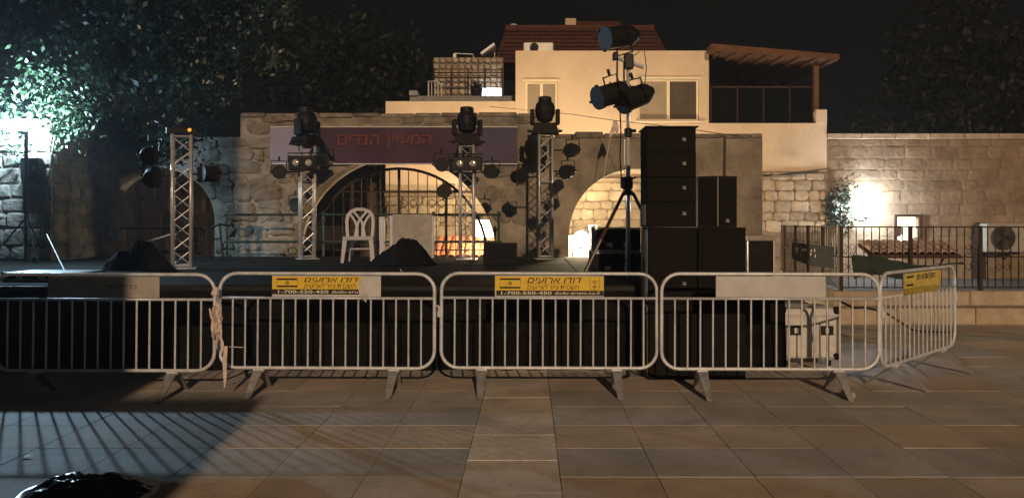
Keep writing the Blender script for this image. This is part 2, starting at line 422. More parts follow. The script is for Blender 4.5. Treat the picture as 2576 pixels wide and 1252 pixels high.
# pier on the far left, standing forward of the wall
PY = 13.25
pier = thing('stone_pier', 'rough stone pier behind the bright white floodlight', 'wall', (-10, PY, 0))
xr = PX(130, PY)
part('core', MB().box(-13.5, xr, PY, WY-.05, 0, PZ(300, PY)), wallcore, pier)
z = .9
while z < PZ(300, PY)-.1:
    hgt = rnd(.2, .3); x = xr
    while x > -10.1:
        wd = rnd(.25, .5); stone_piece('stone', rect_poly(x-wd+.01, x-.008, z+.01, z+hgt-.01, .015), PY, rnd(.02, .06), stoneB, pier); x -= wd
    yy = 0.
    while yy < 2.0:
        wd = rnd(.3, .6); stone_piece('stone', rect_poly(yy+.006, yy+wd-.006, z+.008, z+hgt-.008, .02), xr, -rnd(.02, .05), stoneA, pier, PY+.03); yy += wd
    z += hgt
ebx = P(82, 424, PY-.12)
eb = thing('electrical_cabinet', 'dark square cabinet fixed to the pier below the floodlight', 'cabinet', (ebx.x, PY-.03, ebx.z-.18))
part('case', MB().cbox(ebx.x-.15, ebx.x+.15, PY-.22, PY-.07, ebx.z-.18, ebx.z+.18, .01), blackm, eb)
part('door', MB().cbox(ebx.x-.135, ebx.x+.135, PY-.235, PY-.222, ebx.z-.165, ebx.z+.165, .005), blackm, eb)
part('latch', MB().cbox(ebx.x+.09, ebx.x+.11, PY-.25, PY-.236, ebx.z-.03, ebx.z+.03, .003), steel, eb)

# ------------------------------------------------------------------ houses behind
def holed_wall(mb, x0, x1, z0, z1, y, holes, dep=.14):
    xs = sorted({x0, x1, *[h[0] for h in holes], *[h[1] for h in holes]}); zs = sorted({z0, z1, *[h[2] for h in holes], *[h[3] for h in holes]})
    for a, b in zip(xs, xs[1:]):
        for c, e in zip(zs, zs[1:]):
            mx, mz = (a+b)/2, (c+e)/2
            if any(h[0] < mx < h[1] and h[2] < mz < h[3] for h in holes): continue
            mb.add([(a,y,c),(b,y,c),(b,y,e),(a,y,e)], [(0,1,2,3)])
    for a, b, c, e in holes:
        mb.add([(a,y,c),(b,y,c),(b,y,e),(a,y,e),(a,y+dep,c),(b,y+dep,c),(b,y+dep,e),(a,y+dep,e)], [(0,4,5,1),(1,5,6,2),(2,6,7,3),(3,7,4,0)])
BY = 20.
house = thing('cream_house', 'cream rendered house with sliding windows and a covered balcony', 'house', (2, BY, 0))
hx0, hx1, hz1 = PX(1297,BY), PX(1783,BY), PZ(128,BY)
W1 = (PX(1322,BY), PX(1402,BY), PZ(330,BY), PZ(205,BY)); W2 = (PX(1606,BY), PX(1758,BY), PZ(304,BY), PZ(199,BY))
mb = MB(); holed_wall(mb, hx0, hx1, 0, hz1, BY, [W1, W2])
mb.add([(hx0,BY,0),(hx0,BY+7,0),(hx0,BY+7,hz1),(hx0,BY,hz1)], [(0,3,2,1)]).add([(hx1,BY,PZ(310,BY)),(hx1,BY+7,PZ(310,BY)),(hx1,BY+7,hz1),(hx1,BY,hz1)], [(0,1,2,3)])
mb.add([(hx0,BY,hz1),(hx1,BY,hz1),(hx1,BY+7,hz1),(hx0,BY+7,hz1)], [(0,1,2,3)])
part('wall', mb, cream, house)
lx0 = PX(970, BY)
part('terrace_wing', MB().box(lx0, hx0-.002, BY+.004, BY+7, 0, PZ(255,BY)), cream, house)
rx1 = PX(2080, BY); bz = PZ(310, BY)
part('balcony_front', MB().box(hx1+.002, rx1, BY+.004, BY+5, 0, bz), cream, house)
part('balcony_corner_post', MB().cbox(PX(2052,BY), rx1+.01, BY-.004, BY+.3, bz-.02, PZ(275,BY), .02), cream, house)
def window(parent, W, leftm, rightm, y=BY+.07):
    a, b, c, e = W; t = .05
    f = MB().box(a, b, y, y+.05, e-t, e).box(a, b, y, y+.05, c, c+t).box(a, a+t, y, y+.05, c+t, e-t).box(b-t, b, y, y+.05, c+t, e-t)
    m = (a+b)/2
    wn = part('window', f, creamtrim, parent)
    part('sash_bar', MB().box(m-.04, m+.04, y-.015, y+.035, c+t, e-t), creamtrim, wn)
    part('pane', MB().box(a+t, m-.04, y+.02, y+.03, c+t, e-t), leftm, wn); part('pane', MB().box(m+.04, b-t, y+.02, y+.03, c+t, e-t), rightm, wn)
    part('sill', MB().cbox(a-.08, b+.08, y-.16, y+.01, c-.06, c-.004, .012), creamtrim, wn)
    part('trim', MB().box(a-.06, b+.06, BY-.03, BY-.003, e+.002, e+.05), creamtrim, wn)
window(house, W1, glassl, glassl); window(house, W2, glassl, glassd)
# balcony back, pergola roof and glass
byb = BY+3.2
part('balcony_back_wall', MB().box(hx1+.01, PX(2075,BY), byb, byb+.1, bz, PZ(120,BY)+.3), woodd, house)
part('balcony_side_wall', MB().box(hx1+.004, hx1+.06, BY+.1, byb, bz, PZ(135,BY)), woodd, house)
rf = MB(); za, zb_ = PZ(121,BY), PZ(143,BY); xa, xb = hx1-.05, PX(2100,BY)
rf.add([(xa,BY-.5,za-.16),(xb,BY-.3,zb_-.14),(xb,BY-.3,zb_),(xa,BY-.5,za),(xa,byb,za-.1),(xb,byb,zb_-.1),(xb,byb,zb_+.04),(xa,byb,za+.06)],
       [(0,1,2,3),(5,4,7,6),(3,2,6,7),(1,0,4,5),(1,5,6,2),(4,0,3,7)])
roofp = part('pergola_roof', rf, wood, house)
for k in range(8):
    t = (k+.5)/8; x = xa+(xb-xa)*t; zz = za+(zb_-za)*t-.15
    part('rafter', MB().box(x-.04, x+.04, BY-.35, byb, zz-.06, zz-.005), wood, roofp)
part('pergola_post', MB().box(PX(2050,BY), PX(2062,BY), BY+.05, BY+.19, PZ(280,BY), zb_-.14), wood, house)
for k in range(4):
    a = PX(1790+66*k, BY+.2)
    gl = part('balcony_glass', MB().box(a, a+.62, BY+.2, BY+.215, bz+.02, bz+.95), glassb, house)
    part('glass_clip', MB().box(a-.03, a+.0, BY+.18, BY+.24, bz+.0, bz+1.), woodd, gl)
part('balcony_rail', MB().box(hx1+.07, PX(2050,BY+.2), BY+.18, BY+.24, bz+.96, bz+1.0), woodd, house)
# lower stone storey visible through the arches and past the wall's end
part('stone_base', MB().box(lx0-.01, PX(1262,BY), BY-.05, BY-.003, 0, PZ(492,BY)), pointing, house)
part('stone_base', MB().box(PX(1415,BY), PX(1640,BY)+.3, BY-.05, BY-.003, 0, PZ(440,BY)), pointing, house)
part('stone_base', MB().box(PX(1880,BY), rx1+.0, BY-.05, BY-.003, 0, PZ(432,BY)), pointing, house)
part('ledge', MB().cbox(lx0-.02, PX(1262,BY), BY-.14, BY-.003, PZ(492,BY), PZ(485,BY), .015), stoneH, house)
part('ledge', MB().cbox(PX(1415,BY), PX(1640,BY)+.3, BY-.12, BY-.003, PZ(458,BY), PZ(448,BY), .015), stoneH, house)
def courses(parent, x0, x1, z0, z1, y, mat, hmin, hmax, wmin, wmax, dep=.035, skip=None):
    z = z0
    while z < z1-.08:
        hh = min(rnd(hmin, hmax), z1-z); x = x0-rnd(0, .2)
        while x < x1-.08:
            wd = rnd(wmin, wmax); a, b = max(x, x0), min(x+wd, x1)
            if b-a > .1 and not (skip and skip((a+b)/2, z+hh/2)):
                stone_piece('stone', rect_poly(a+.01, b-.01, z+.01, z+hh-.01, .014, .05), y, rnd(dep*.4, dep*1.3), mat, parent)
            x += wd
        z += hh
courses(house, lx0, PX(1258,BY), .7, PZ(494,BY), BY-.05, stoneH, .22, .32, .3, .55)
courses(house, PX(1420,BY), PX(1640,BY)+.2, 1.0, PZ(459,BY), BY-.05, stoneH, .2, .3, .28, .6)
courses(house, PX(1885,BY), PX(2075,BY), 1.3, PZ(434,BY), BY-.05, stoneH, .22, .32, .3, .5)
# roof of the house
RY = 23.5
roof = thing('tiled_roof', 'red tiled hip roof rising behind the cream house', 'roof', (2, RY, 6))
e0, e1, r0, r1 = PX(1248,RY), PX(1672,RY), PX(1272,RY), PX(1645,RY); ze, zr = PZ(138,RY-1)-.3, PZ(72,RY)
nC = 9
for k in range(nC):
    t0, t1 = k/nC, (k+1)/nC+.02
    def pt(t, s): return (e0+(r0-e0)*t if s < 0 else e1+(r1-e1)*t, RY-1.2+1.2*t, ze+(zr-ze)*t)
    a0, a1, b0, b1 = Vector(pt(t0,-1)), Vector(pt(t1,-1)), Vector(pt(t0,1)), Vector(pt(t1,1)); n = 44; c = MB(); vs = []
    for i in range(2*n+1):
        u = i/(2*n); bumpz = .018*(i % 2); p = a0.lerp(b0, u); q = a1.lerp(b1, u)
        vs += [(p.x, p.y-.05-bumpz, p.z+.02), (q.x, q.y-bumpz, q.z-.0)]
    c.add(vs, [(2*i, 2*i+2, 2*i+3, 2*i+1) for i in range(2*n)])
    part('tile_course', c, rooft, roof)
part('hip_body', MB().add([(e0,RY-1.1,ze),(e1,RY-1.1,ze),(r1,RY+.1,zr),(r0,RY+.1,zr),(e0,RY+1.4,ze),(e1,RY+1.4,ze)], [(0,1,2,3),(4,0,3),(1,5,2),(5,4,3,2)]), rooft, roof)
part('ridge', MB().tube((r0,RY,zr+.02), (r1,RY,zr+.02), .09, n=8), rooft, roof)
u0, u1 = PX(1432,RY+1.5), PX(1560,RY+1.5)
part('upper_roof', MB().prismx([(RY+.6, zr-.2), (RY+1.5, PZ(54,RY+1.5)), (RY+2.4, zr-.2)], u0, u1), rooft, roof)
part('gable_end', MB().cbox(PX(1420,RY+1.4), PX(1447,RY+1.4), RY+.9, RY+1.9, zr-.3, PZ(56,RY+1.4), .03), cream, roof)
tk = P(1292, 75, RY+1)
wt = thing('water_tank', 'small white water tank behind the left end of the red roof', 'tank', (tk.x, tk.y, tk.z-.5))
part('drum', MB().lathe([(-.5,.24),(.05,.24),(.10,.22),(.13,.1)], tk, (0,0,1), 20), whitem, wt, smooth=True)
part('lid', MB().lathe([(.131,.12),(.16,.11)], tk, (0,0,1), 14), whitem, wt)
def ac_unit(name, px0, px1, py0, py1, Y, label, frac=.36, cm=None):
    a, b, c, e = PX(px0,Y), PX(px1,Y), PZ(py1,Y), PZ(py0,Y)
    t = thing(name, label, 'air conditioner', ((a+b)/2, Y+.15, c), 'air conditioner units')
    part('case', MB().cbox(a, b, Y, Y+.32, c, e, .02), cm or whitem, t)
    fx = a+(b-a)*frac; fz = (c+e)/2; r = min((e-c)*.42, (b-a)*.33)
    part('fan_shroud', MB().lathe([(0,r),(.012,r),(.012,r*.97)], (fx, Y-.004, fz), (0,-1,0), 24), M('fan_grey', (.05,.048,.045), .8), t)
    for k in range(3): part('fan_blade', MB().strap([(fx, Y-.024, fz), (fx+math.cos(k*2.09)*r*.85, Y-.024, fz+math.sin(k*2.09)*r*.85)], [.05, r*.6], .006), blackp, t)
    for k in range(4):
        rr = r*(.25+.24*k); part('grille_ring', MB().path([(fx+rr*math.cos(q*math.pi/10), Y-.045, fz+rr*math.sin(q*math.pi/10)) for q in range(20)], .006, 4, True), M('fan_wire', (.05,.048,.045), .6) if k == 0 else bpy.data.materials['fan_wire'], t)
    for k in (0, 1): part('foot', MB().cbox(a+.1+k*(b-a-.3), a+.2+k*(b-a-.3), Y+.02, Y+.3, c-.06, c-.002, .01), blackm, t)
    return t
ac_unit('air_conditioner', 1317, 1392, 107, 133, BY+1.6, 'white air conditioner standing on the flat roof of the cream house')
# left roof terrace
TY = 22.
tw = thing('terrace_wall', 'rough stone clad wall on the roof terrace left of the cream house', 'wall', (PX(1180,TY), TY, PZ(250,TY)))
ta, tb, tc, te = PX(1090,TY), PX(1266,TY), PZ(256,TY), PZ(145,TY)
part('backing', MB().box(ta, tb, TY, TY+.3, tc, te), pointing, tw)
for r_ in range(7):
    for c_ in range(11):
        sw, sh = (tb-ta)/11, (te-tc)/7; x = ta+c_*sw; z = tc+r_*sh
        xo = (sw*.5 if r_ % 2 else 0); a, b = x+.01, min(x+sw-.01, tb)
        stone_piece('stone', rect_poly(a, b, z+.01, z+sh-.01, .012, .05), TY, rnd(.06, .13), stoneH, tw)
tr = thing('terrace_railing', 'thin dark railing in front of the terrace stone wall', 'railing', (PX(1180,TY-.6), TY-.6, PZ(250,TY-.6)))
ty = TY-.6
for py in (183, 196): part('rail', MB().tube(P(1090,py,ty), P(1265,py,ty), .018), iron, tr)
for px in (1092, 1135, 1178, 1221, 1263): part('post', MB().tube(P(px,252,ty), P(px,172,ty), .02), iron, tr)
tp = thing('terrace_parapet', 'grey low parapet step at the left edge of the roof terrace', 'wall', (PX(1130,TY-1), TY-1, PZ(255,BY)))
part('kerb', MB().cbox(PX(1030,TY-1), PX(1297,TY-1)-.01, TY-1, TY-.8, PZ(258,TY-1), PZ(241,TY-1), .02), M('grey_cement', (.22,.215,.21), .9), tp)
part('end_block', MB().cbox(PX(1030,TY-1), PX(1052,TY-1), TY-1.1, TY-.7, PZ(242,TY-1), PZ(229,TY-1), .02), M('grey_cement_block', (.30,.29,.28), .9), tp)
wr = thing('white_stair_rail', 'small white metal stair rail at the left end of the terrace', 'railing', (PX(1095,TY-.9), TY-.9, PZ(245,TY-.9)))
part('rail', MB().path([P(1078,245,TY-.9), P(1078,205,TY-.9), P(1100,205,TY-.9), P(1110,214,TY-.9), P(1111,245,TY-.9)], .02), whitem, wr)
for px in (1086, 1094, 1102): part('bar', MB().tube(P(px,245,TY-.9), P(px,207,TY-.9), .012), whitem, wr)
ll = P(1238, 235, TY-.25)
tl = thing('terrace_light', 'bright white light box glowing low on the roof terrace', 'lamp', (ll.x, ll.y, ll.z-.15))
part('housing', MB().cbox(ll.x-.3, ll.x+.3, TY-.22, TY-.14, ll.z-.16, ll.z+.16, .01), whitem, tl)
part('diffuser', MB().box(ll.x-.28, ll.x+.28, TY-.235, TY-.223, ll.z-.14, ll.z+.14), ledpanel, tl)
lamp('terrace_glow', 'POINT', (ll.x, TY-.45, ll.z+.1), 9, (.9, .95, 1), tl, .1)
pc = P(1199, 250, TY-.7)
pt_ = thing('potted_plant', 'dark potted plant silhouetted beside the terrace light box', 'plant', pc)
part('pot', MB().lathe([(0,.12),(.22,.17),(.25,.18),(.25,.15)], pc, (0,0,1), 14), blackp, pt_)
lv = MB()
for k in range(60):
    a = rnd(0, 6.28); e = rnd(.2, 1.3); q = pc+Vector((0,0,.24)); t = q+Vector((math.cos(a)*math.cos(e), math.sin(a)*math.cos(e), math.sin(e)))*rnd(.12, .3)
    lv.strap([q.lerp(t,.6), t], [.05, .01], .003)
part('foliage', lv, leafD, pt_, kind='stuff')
sp = thing('solar_collector', 'tilted pale solar panel edge above the terrace wall', 'solar panel', (PX(1235,TY+.4), TY+.4, te))
part('panel', MB().strap([P(1213,146,TY+.4), P(1246,122,TY+.4)], .06, 1.2), whitem, sp)
part('strut', MB().tube(P(1244,124,TY+.4), P(1244,146,TY+.4), .015), whitem, sp)
fr = thing('roof_frame', 'thin white metal frame standing on top of the terrace wall', 'frame', (PX(1165,TY+.1), TY+.15, te))
part('bar', MB().path([P(1143,146,TY+.15), P(1143,135,TY+.15), P(1190,137,TY+.15), P(1191,146,TY+.15)], .018), whitem, fr)
part('box', MB().cbox(PX(1139,TY), PX(1147,TY), TY+.05, TY+.25, te+.0, PZ(134,TY), .01), whitem, fr)

# stone house on the right
sh_ = thing('stone_house', 'low brown stone house behind the iron fence on the right', 'house', (10.5, BY+.3, 0))
sx0, sx1, sz1 = rx1+.005, 16.0, PZ(337,BY)
WN = (PX(2257,BY), PX(2311,BY), PZ(610,BY), PZ(546,BY))
mb = MB(); holed_wall(mb, sx0, sx1, 0, sz1, BY+.03, [WN], .3); mb.add([(sx0,BY+.03,sz1),(sx1,BY+.03,sz1),(sx1,BY+6,sz1),(sx0,BY+6,sz1)], [(0,1,2,3)])
mb.add([(sx0,BY+.03,bz),(sx0,BY+6,bz),(sx0,BY+6,sz1),(sx0,BY+.03,sz1)], [(0,3,2,1)])
part('wall', mb, pointing, sh_)
courses(sh_, sx0, 13.6, .9, sz1-.13, BY+.03, stoneHr, .26, .36, .4, .85, .011, lambda x, z: WN[0]-.15 < x < WN[1]+.15 and WN[2]-.1 < z < WN[3]+.12)
x = sx0
while x < 13.6:
    part('coping_stone', MB().cbox(x+.005, x+.895, BY-.03, BY+.4, sz1-.13, sz1+.012, .012), stoneH, sh_); x += .9
wn = part('window', MB().box(WN[0]-.07, WN[0]-.003, BY-.03, BY+.08, WN[2]-.05, WN[3]+.07).box(WN[1]+.003, WN[1]+.09, BY-.03, BY+.08, WN[2]-.05, WN[3]+.07).box(WN[0]-.003, WN[1]+.003, BY-.03, BY+.08, WN[3]+.003, WN[3]+.07), woodd, sh_)
part('pane', MB().box(WN[0], WN[1], BY+.17, BY+.18, WN[2], WN[3]), litwin, wn)
part('sill', MB().cbox(WN[0]-.12, WN[1]+.12, BY-.1, BY+.1, WN[2]-.11, WN[2]-.052, .01), stoneH, wn)
ac_unit('air_conditioner', 2482, 2578, 562, 634, BY-.5, 'large pale air conditioner hung at the right edge of the picture', .42, greyp)
dp = thing('downpipe', 'wide dark brown downpipe left of the large air conditioner', 'pipe', (PX(2462,BY-.1), BY-.1, 0))
part('pipe', MB().cbox(PX(2453,BY-.1), PX(2476,BY-.1), BY-.2, BY-.05, 0, PZ(560,BY), .03), iron, dp)
for zz in (.5, 1.2): part('bracket', MB().box(PX(2450,BY-.1), PX(2479,BY-.1), BY-.215, BY-.04, zz, zz+.05), iron, dp)
# lamp on that wall
lp = P(2185, 530, BY-.55)
wl = thing('wall_floodlight', 'glaring white floodlight on the stone house wall at right', 'lamp', (lp.x, BY-.05, lp.z))
part('arm', MB().path([(lp.x, BY+.0, lp.z-.25), (lp.x, BY-.3, lp.z-.25), (lp.x, BY-.42, lp.z-.2)], .02), blackm, wl)
part('cap', MB().lathe([(0,.02),(.02,.07),(.05,.08)], (lp.x, BY-.42, lp.z-.21), (0,0,1), 16), blackm, wl)
part('lens', MB().lathe([(-.15,.03),(-.13,.08),(-.07,.135),(0,.155),(.07,.135),(.13,.08),(.15,.03)], (lp.x, BY-.42, lp.z), (0,0,1), 18), ledlens2, wl, smooth=True)
for k, (a, b, c) in enumerate([((1895,446,BY-.3), (1990,436,BY-.3), (2085,424,BY-.25)), ((1895,440,BY-.2), (1980,440,BY-.2), (2060,430,BY-.15))]):
    tag(part('overhead_cable', MB().path([P(*a), P(*b), P(*c)], .015), iron), ['lower', 'upper'][k]+' dark cable slung across the house wall right of the arched wall', 'cable')

# ------------------------------------------------------------------ fence, kerb and steps at right
FA, FB = Vector((PX(2115,12.3), 12.3)), Vector((13.0, 12.3)); FC = Vector((PX(1965,17.2), 17.2))
steps = thing('kerb_steps', None, None, (0,0,0), kind='structure')
x = 4.4
while x < 13:
    wd = rnd(.9, 1.3); part('kerb_block', MB().cbox(x+.004, x+wd-.004, 11.76, 12.24, -.05, .24+rnd(-.004,.004), .012), kerbm, steps); x += wd
x = 4.85
while x < 13:
    wd = rnd(.9, 1.3); part('kerb_block', MB().cbox(x+.004, x+wd-.004, 12.2, 12.5, .1, .465+rnd(-.004,.004), .015), kerbm, steps); x += wd
part('low_wall', MB().add([(FA.x-.12,12.5,0),(FA.x+.12,12.5,0),(FC.x+.12,17.4,0),(FC.x-.12,17.4,0),(FA.x-.12,12.5,.45),(FA.x+.12,12.5,.45),(FC.x+.12,17.4,.45),(FC.x-.12,17.4,.45)],
     [(4,5,6,7),(0,1,5,4),(1,2,6,5),(2,3,7,6),(3,0,4,7)]), kerbm, steps)
part('yard', MB().box(4.5, 14, 12.5, 20, -.05, .1), earth, steps)
ZB, ZM, ZT = .50, PZ(646,12.3), 1.49
def fence(name, label, A, B, zt2=None):
    n = int((B-A).length/.1235); u = (B-A)/n
    t = thing(name, label, 'fence', (A.x, A.y, ZB-.04), 'wrought iron fence')
    ang = math.atan2(u.y, u.x)
    bar = MB().box(-.007, .007, -.007, .007, 0, ZT-ZB).mesh('bar', iron); post = MB().cbox(-.03, .03, -.03, .03, 0, ZT-ZB+.06, .006).mesh('post', iron)
    ring = MB().path([(.045*math.cos(k*math.pi/6), 0, .045*math.sin(k*math.pi/6)) for k in range(12)], .006, 4, True).mesh('scroll', iron)
    cross = MB().path([(-.05,0,-.05), (-.02,0,.03), (.0,0,0), (.02,0,-.03), (.05,0,.05)], .006, 4).mesh('cross_scroll', iron)
    for k, zz in enumerate((ZB+.02, ZM, ZT)):
        part('rail', MB().strap([(A.x, A.y, zz), (B.x, B.y, zz)], .03, .022, (0,0,1)), iron, t)
    for i in range(n+1):
        p = A+u*i
        if i % 9 == 0: piece('post', post, t, (p.x, p.y, ZB-.04), (0,0,ang))
        else: piece('bar', bar, t, (p.x, p.y, ZB), (0,0,ang))
        if i < n and i % 4 in (0, 1):
            q = A+u*(i+.5)
            for zz in (ZM+.16, ZM-.16): piece('scroll', ring, t, (q.x, q.y, zz), (0,0,ang))
            piece('cross_scroll', cross, t, (q.x, q.y, ZM+.06), (0,0,ang))
    return t
fence('iron_fence', 'brown wrought iron fence with scrolls running along the kerb at right', FA, FB)
fence('iron_fence', 'receding stretch of iron fence with the dark cloth sign on it', FA+Vector((.012,.06)), FC)
# dark cloth sign on the receding stretch and green tarpaulin on the front stretch
def along(s, z, off=.05):
    p = FA.lerp(FC, s); return Vector((p.x-off, p.y, z))
sg = thing('cloth_sign', 'dark green cloth sign with pale marks tied to the receding fence', 'sign', along(.35, .9))
n = 14; v = []
for i in range(n+1):
    s = .04+.66*i/n; sag = .05*math.sin(math.pi*i/n)
    for k in range(5): v.append(along(s, (1.16-.0*sag)-k*.085-sag*(k/4), .06+.015*math.sin(i*1.3+k)))
part('cloth', MB().add(v, [(5*i+k, 5*i+k+1, 5*i+5+k+1, 5*i+5+k) for i in range(n) for k in range(4)]), M('sign_cloth', (.014,.018,.018), .85, 0, .3, 6), sg)
mk = MB()
for (s, z_, h_) in ((.28,1.04,.05),(.27,.94,.05),(.33,1.03,.04),(.34,.96,.05),(.42,1.02,.05),(.45,1.02,.05),(.48,1.02,.04),(.57,1.03,.04),(.58,.96,.07),(.60,1.02,.04)):
    a = along(s, z_, .085); b = along(s+.012, z_, .085); mk.add([a, b, b+Vector((0,0,h_)), a+Vector((0,0,h_))], [(0,1,2,3)])
part('lettering', mk, pale, sg, kind='stuff')
tp_ = thing('green_tarpaulin', 'dark green tarpaulin draped along the front of the iron fence', 'tarpaulin', (6.2, 12.2, .6))
v = []; n = 24; m_ = 8; x0, x1 = PX(2140,12.2), PX(2420,12.2)
for i in range(n+1):
    s = i/n; x = x0+(x1-x0)*s; top = 1.04-.12*s-.05*math.sin(s*math.pi)+.04*math.sin(s*7); bot = .66+.06*math.sin(s*9)+.22*s*s
    for k in range(m_+1):
        t = k/m_; v.append((x, 12.23-.05-.05*math.sin(s*17+t*2)*t-.06*t, top+(bot-top)*t+.01*math.sin(s*31)))
part('sheet', MB().add(v, [(i*(m_+1)+k, i*(m_+1)+k+1, (i+1)*(m_+1)+k+1, (i+1)*(m_+1)+k) for i in range(n) for k in range(m_)]), tarp, tp_, smooth=True)
# grey box on a post
gb = P(1938, 630, 10.6)
bx = thing('junction_box', 'small grey box on a thin post in front of the fence', 'box', (gb.x, gb.y, 0))
part('post', MB().tube((gb.x+.02,gb.y,0), (gb.x+.02,gb.y,gb.z-.1), .025), galv, bx)
part('box', MB().cbox(gb.x-.13, gb.x+.13, gb.y-.06, gb.y+.06, gb.z-.1, gb.z+.1, .015), greyp, bx)
part('lid', MB().cbox(gb.x-.12, gb.x+.12, gb.y-.075, gb.y-.062, gb.z-.09, gb.z+.09, .006), greyp, bx)
# canopies of clay tiles
def canopy(name, label, x0, x1, y0, y1, z0, z1, mat, rows=2, tw=.2):
    t = thing(name, label, 'canopy', ((x0+x1)/2, y1, z0))
    tile = MB(); n = 6; L = (Vector((0,y1-y0,z1-z0))).length/rows; vs = []
    for k, yy in enumerate((0, L*1.06)):
        for i in range(n+1):
            a = math.pi*i/n; r = tw*.5*(1-.06*k); vs.append((-r*math.cos(a), yy, r*.62*math.sin(a)))
    for k, yy in enumerate((0, L*1.06)):
        for i in range(n+1):
            a = math.pi*i/n; r = tw*.5*(1-.06*k)-.018; vs.append((-r*math.cos(a), yy, r*.62*math.sin(a)))
    q = n+1
    fs = [(i, i+1, q+i+1, q+i) for i in range(n)]+[(2*q+i+1, 2*q+i, 3*q+i, 3*q+i+1) for i in range(n)]+[(i+1, i, 2*q+i, 2*q+i+1) for i in range(n)]
    me = tile.add(vs, fs).mesh('roof_tile', mat, smooth=False); pitch = math.atan2(z1-z0, y1-y0)
    for r_ in range(rows):
        s = r_/rows; x = x0+tw/2
        while x < x1:
            piece('roof_tile', me, t, (x, y0+(y1-y0)*s, z0+(z1-z0)*s+.012*(rows-r_)), (pitch, 0, 0)); x += tw
    part('board', MB().add([(x0,y0+.03,z0-.02),(x1,y0+.03,z0-.02),(x1,y1,z1-.02),(x0,y1,z1-.02),(x0,y0+.03,z0-.08),(x1,y0+.03,z0-.08),(x1,y1,z1-.08),(x0,y1,z1-.08)],
         [(0,1,2,3),(7,6,5,4),(0,4,5,1),(1,5,6,2),(2,6,7,3),(3,7,4,0)]), wood, t)
    for x in (x0+.1, x1-.1): part('bracket', MB().path([(x,y1,z1-.5), (x,(y0+y1)/2,(z0+z1)/2-.1), (x,y1,z1-.1)], .02), iron, t)
    return t
canopy('tile_canopy', 'pale clay tile canopy behind the iron fence under the lit window', PX(2195,15.5), PX(2420,15.5), 15.5, 16.2, PZ(640,15.5), PZ(612,15.5), clayp, 2, .155)
canopy('tile_canopy', 'orange clay tile canopy behind the grille of the middle arch', PX(1085,18.2), PX(1255,18.2), 18.2, 19.3, PZ(648,18.2), PZ(615,18.2)+.12, clay, 2, .19)
# bright lit sign panel seen at the right edge of the middle arch
lpX = P(1222, 580, 19.3)
lpn = thing('lit_panel', 'glowing white panel at the right edge of the middle arch', 'lamp', (lpX.x, lpX.y, 0))
part('frame', MB().cbox(PX(1195,19.3), PX(1262,19.3), 19.25, 19.33, PZ(612,19.3)-.03, PZ(552,19.3)+.03, .01), iron, lpn)
part('face', MB().box(PX(1198,19.3), PX(1260,19.3), 19.235, 19.247, PZ(611,19.3), PZ(553,19.3)), litpanel, lpn)
for x in (PX(1200,19.3), PX(1256,19.3)): part('leg', MB().tube((x,19.29,0), (x,19.29,PZ(612,19.3)-.03), .02), iron, lpn)
lamp('panel_glow', 'POINT', (lpX.x-.1, 18.3, lpX.z+.1), 190, (1, .72, .42), lpn, .2)
# floodlight behind the right arch
fl = P(1462, 600, 17.3)
fd = thing('ground_floodlight', 'blinding warm floodlight on a low stand behind the right arch', 'lamp', (fl.x, fl.y, 0))
part('stand', MB().path([(fl.x-.2,fl.y,0),(fl.x-.2,fl.y,fl.z-.23),(fl.x+.2,fl.y,fl.z-.23),(fl.x+.2,fl.y,0)], .02), blackm, fd)
part('cap', MB().lathe([(0,.02),(.02,.08),(.05,.09)], (fl.x, fl.y, fl.z-.22), (0,0,1), 16), blackm, fd)
part('lens', MB().lathe([(-.17,.03),(-.14,.10),(-.08,.15),(0,.175),(.08,.15),(.14,.10),(.17,.03)], (fl.x, fl.y, fl.z), (0,0,1), 18), warmlens, fd, smooth=True)
lw = thing('glare_wall', 'low wall added to catch glare beside the warm floodlight', 'wall', (fl.x, 17.9, 0))  # added so the lamp burns out a wider patch of glare
part('wall', MB().cbox(PX(1395,17.9), PX(1482,17.9), 17.85, 18.05, 0, PZ(592,17.9), .02), stoneH, lw)
wg = thing('white_gate', 'narrow white metal gate frame beside the warm floodlight', 'gate', (PX(1490,17.7), 17.7, 0))
part('frame', MB().path([P(1484,660,17.7), P(1484,566,17.7), P(1500,566,17.7), P(1500,660,17.7)], .02), whitem, wg)
for py in (580, 605, 630): part('hinge', MB().cbox(PX(1481,17.7), PX(1488,17.7), 17.64, 17.69, PZ(py+6,17.7), PZ(py,17.7), .005), blackm, wg)

# iron grille in the middle arch
GY = WY+.66; gx, gz, gr = PX(990,WY), PZ(649,WY), 258/F*WY-.05
gr_t = thing('arch_grille', 'wrought iron grille with scrolls closing the middle arch', 'grille', (gx, GY, .84))
R2 = 1.86
part('arch_ring', MB().path([(gx+R2*math.cos(math.pi*k/36), GY, gz+R2*math.sin(math.pi*k/36)) for k in range(37)], .03, 6), iron, gr_t)
for k, zz in enumerate((.98, PZ(541,GY), PZ(482,GY))):
    hw = math.sqrt(max(.1, R2**2-(zz-gz)**2)); part('rail', MB().strap([(gx-hw,GY,zz),(gx+hw,GY,zz)], .035, .025, (0,0,1)), iron, gr_t)
for i in range(-9, 10):
    x = gx+i*.2; hgt = math.sqrt(max(.02, R2**2-(x-gx)**2)); thick = i in (-5, 0, 5)
    part('mullion' if thick else 'bar', MB().box(x-(.03 if thick else .009), x+(.03 if thick else .009), GY-.012, GY+.012, .86, gz+hgt), iron, gr_t)
ring = MB().path([(.075*math.cos(k*math.pi/7), 0, .075*math.sin(k*math.pi/7)) for k in range(14)], .008, 4, True).mesh('scroll', iron)
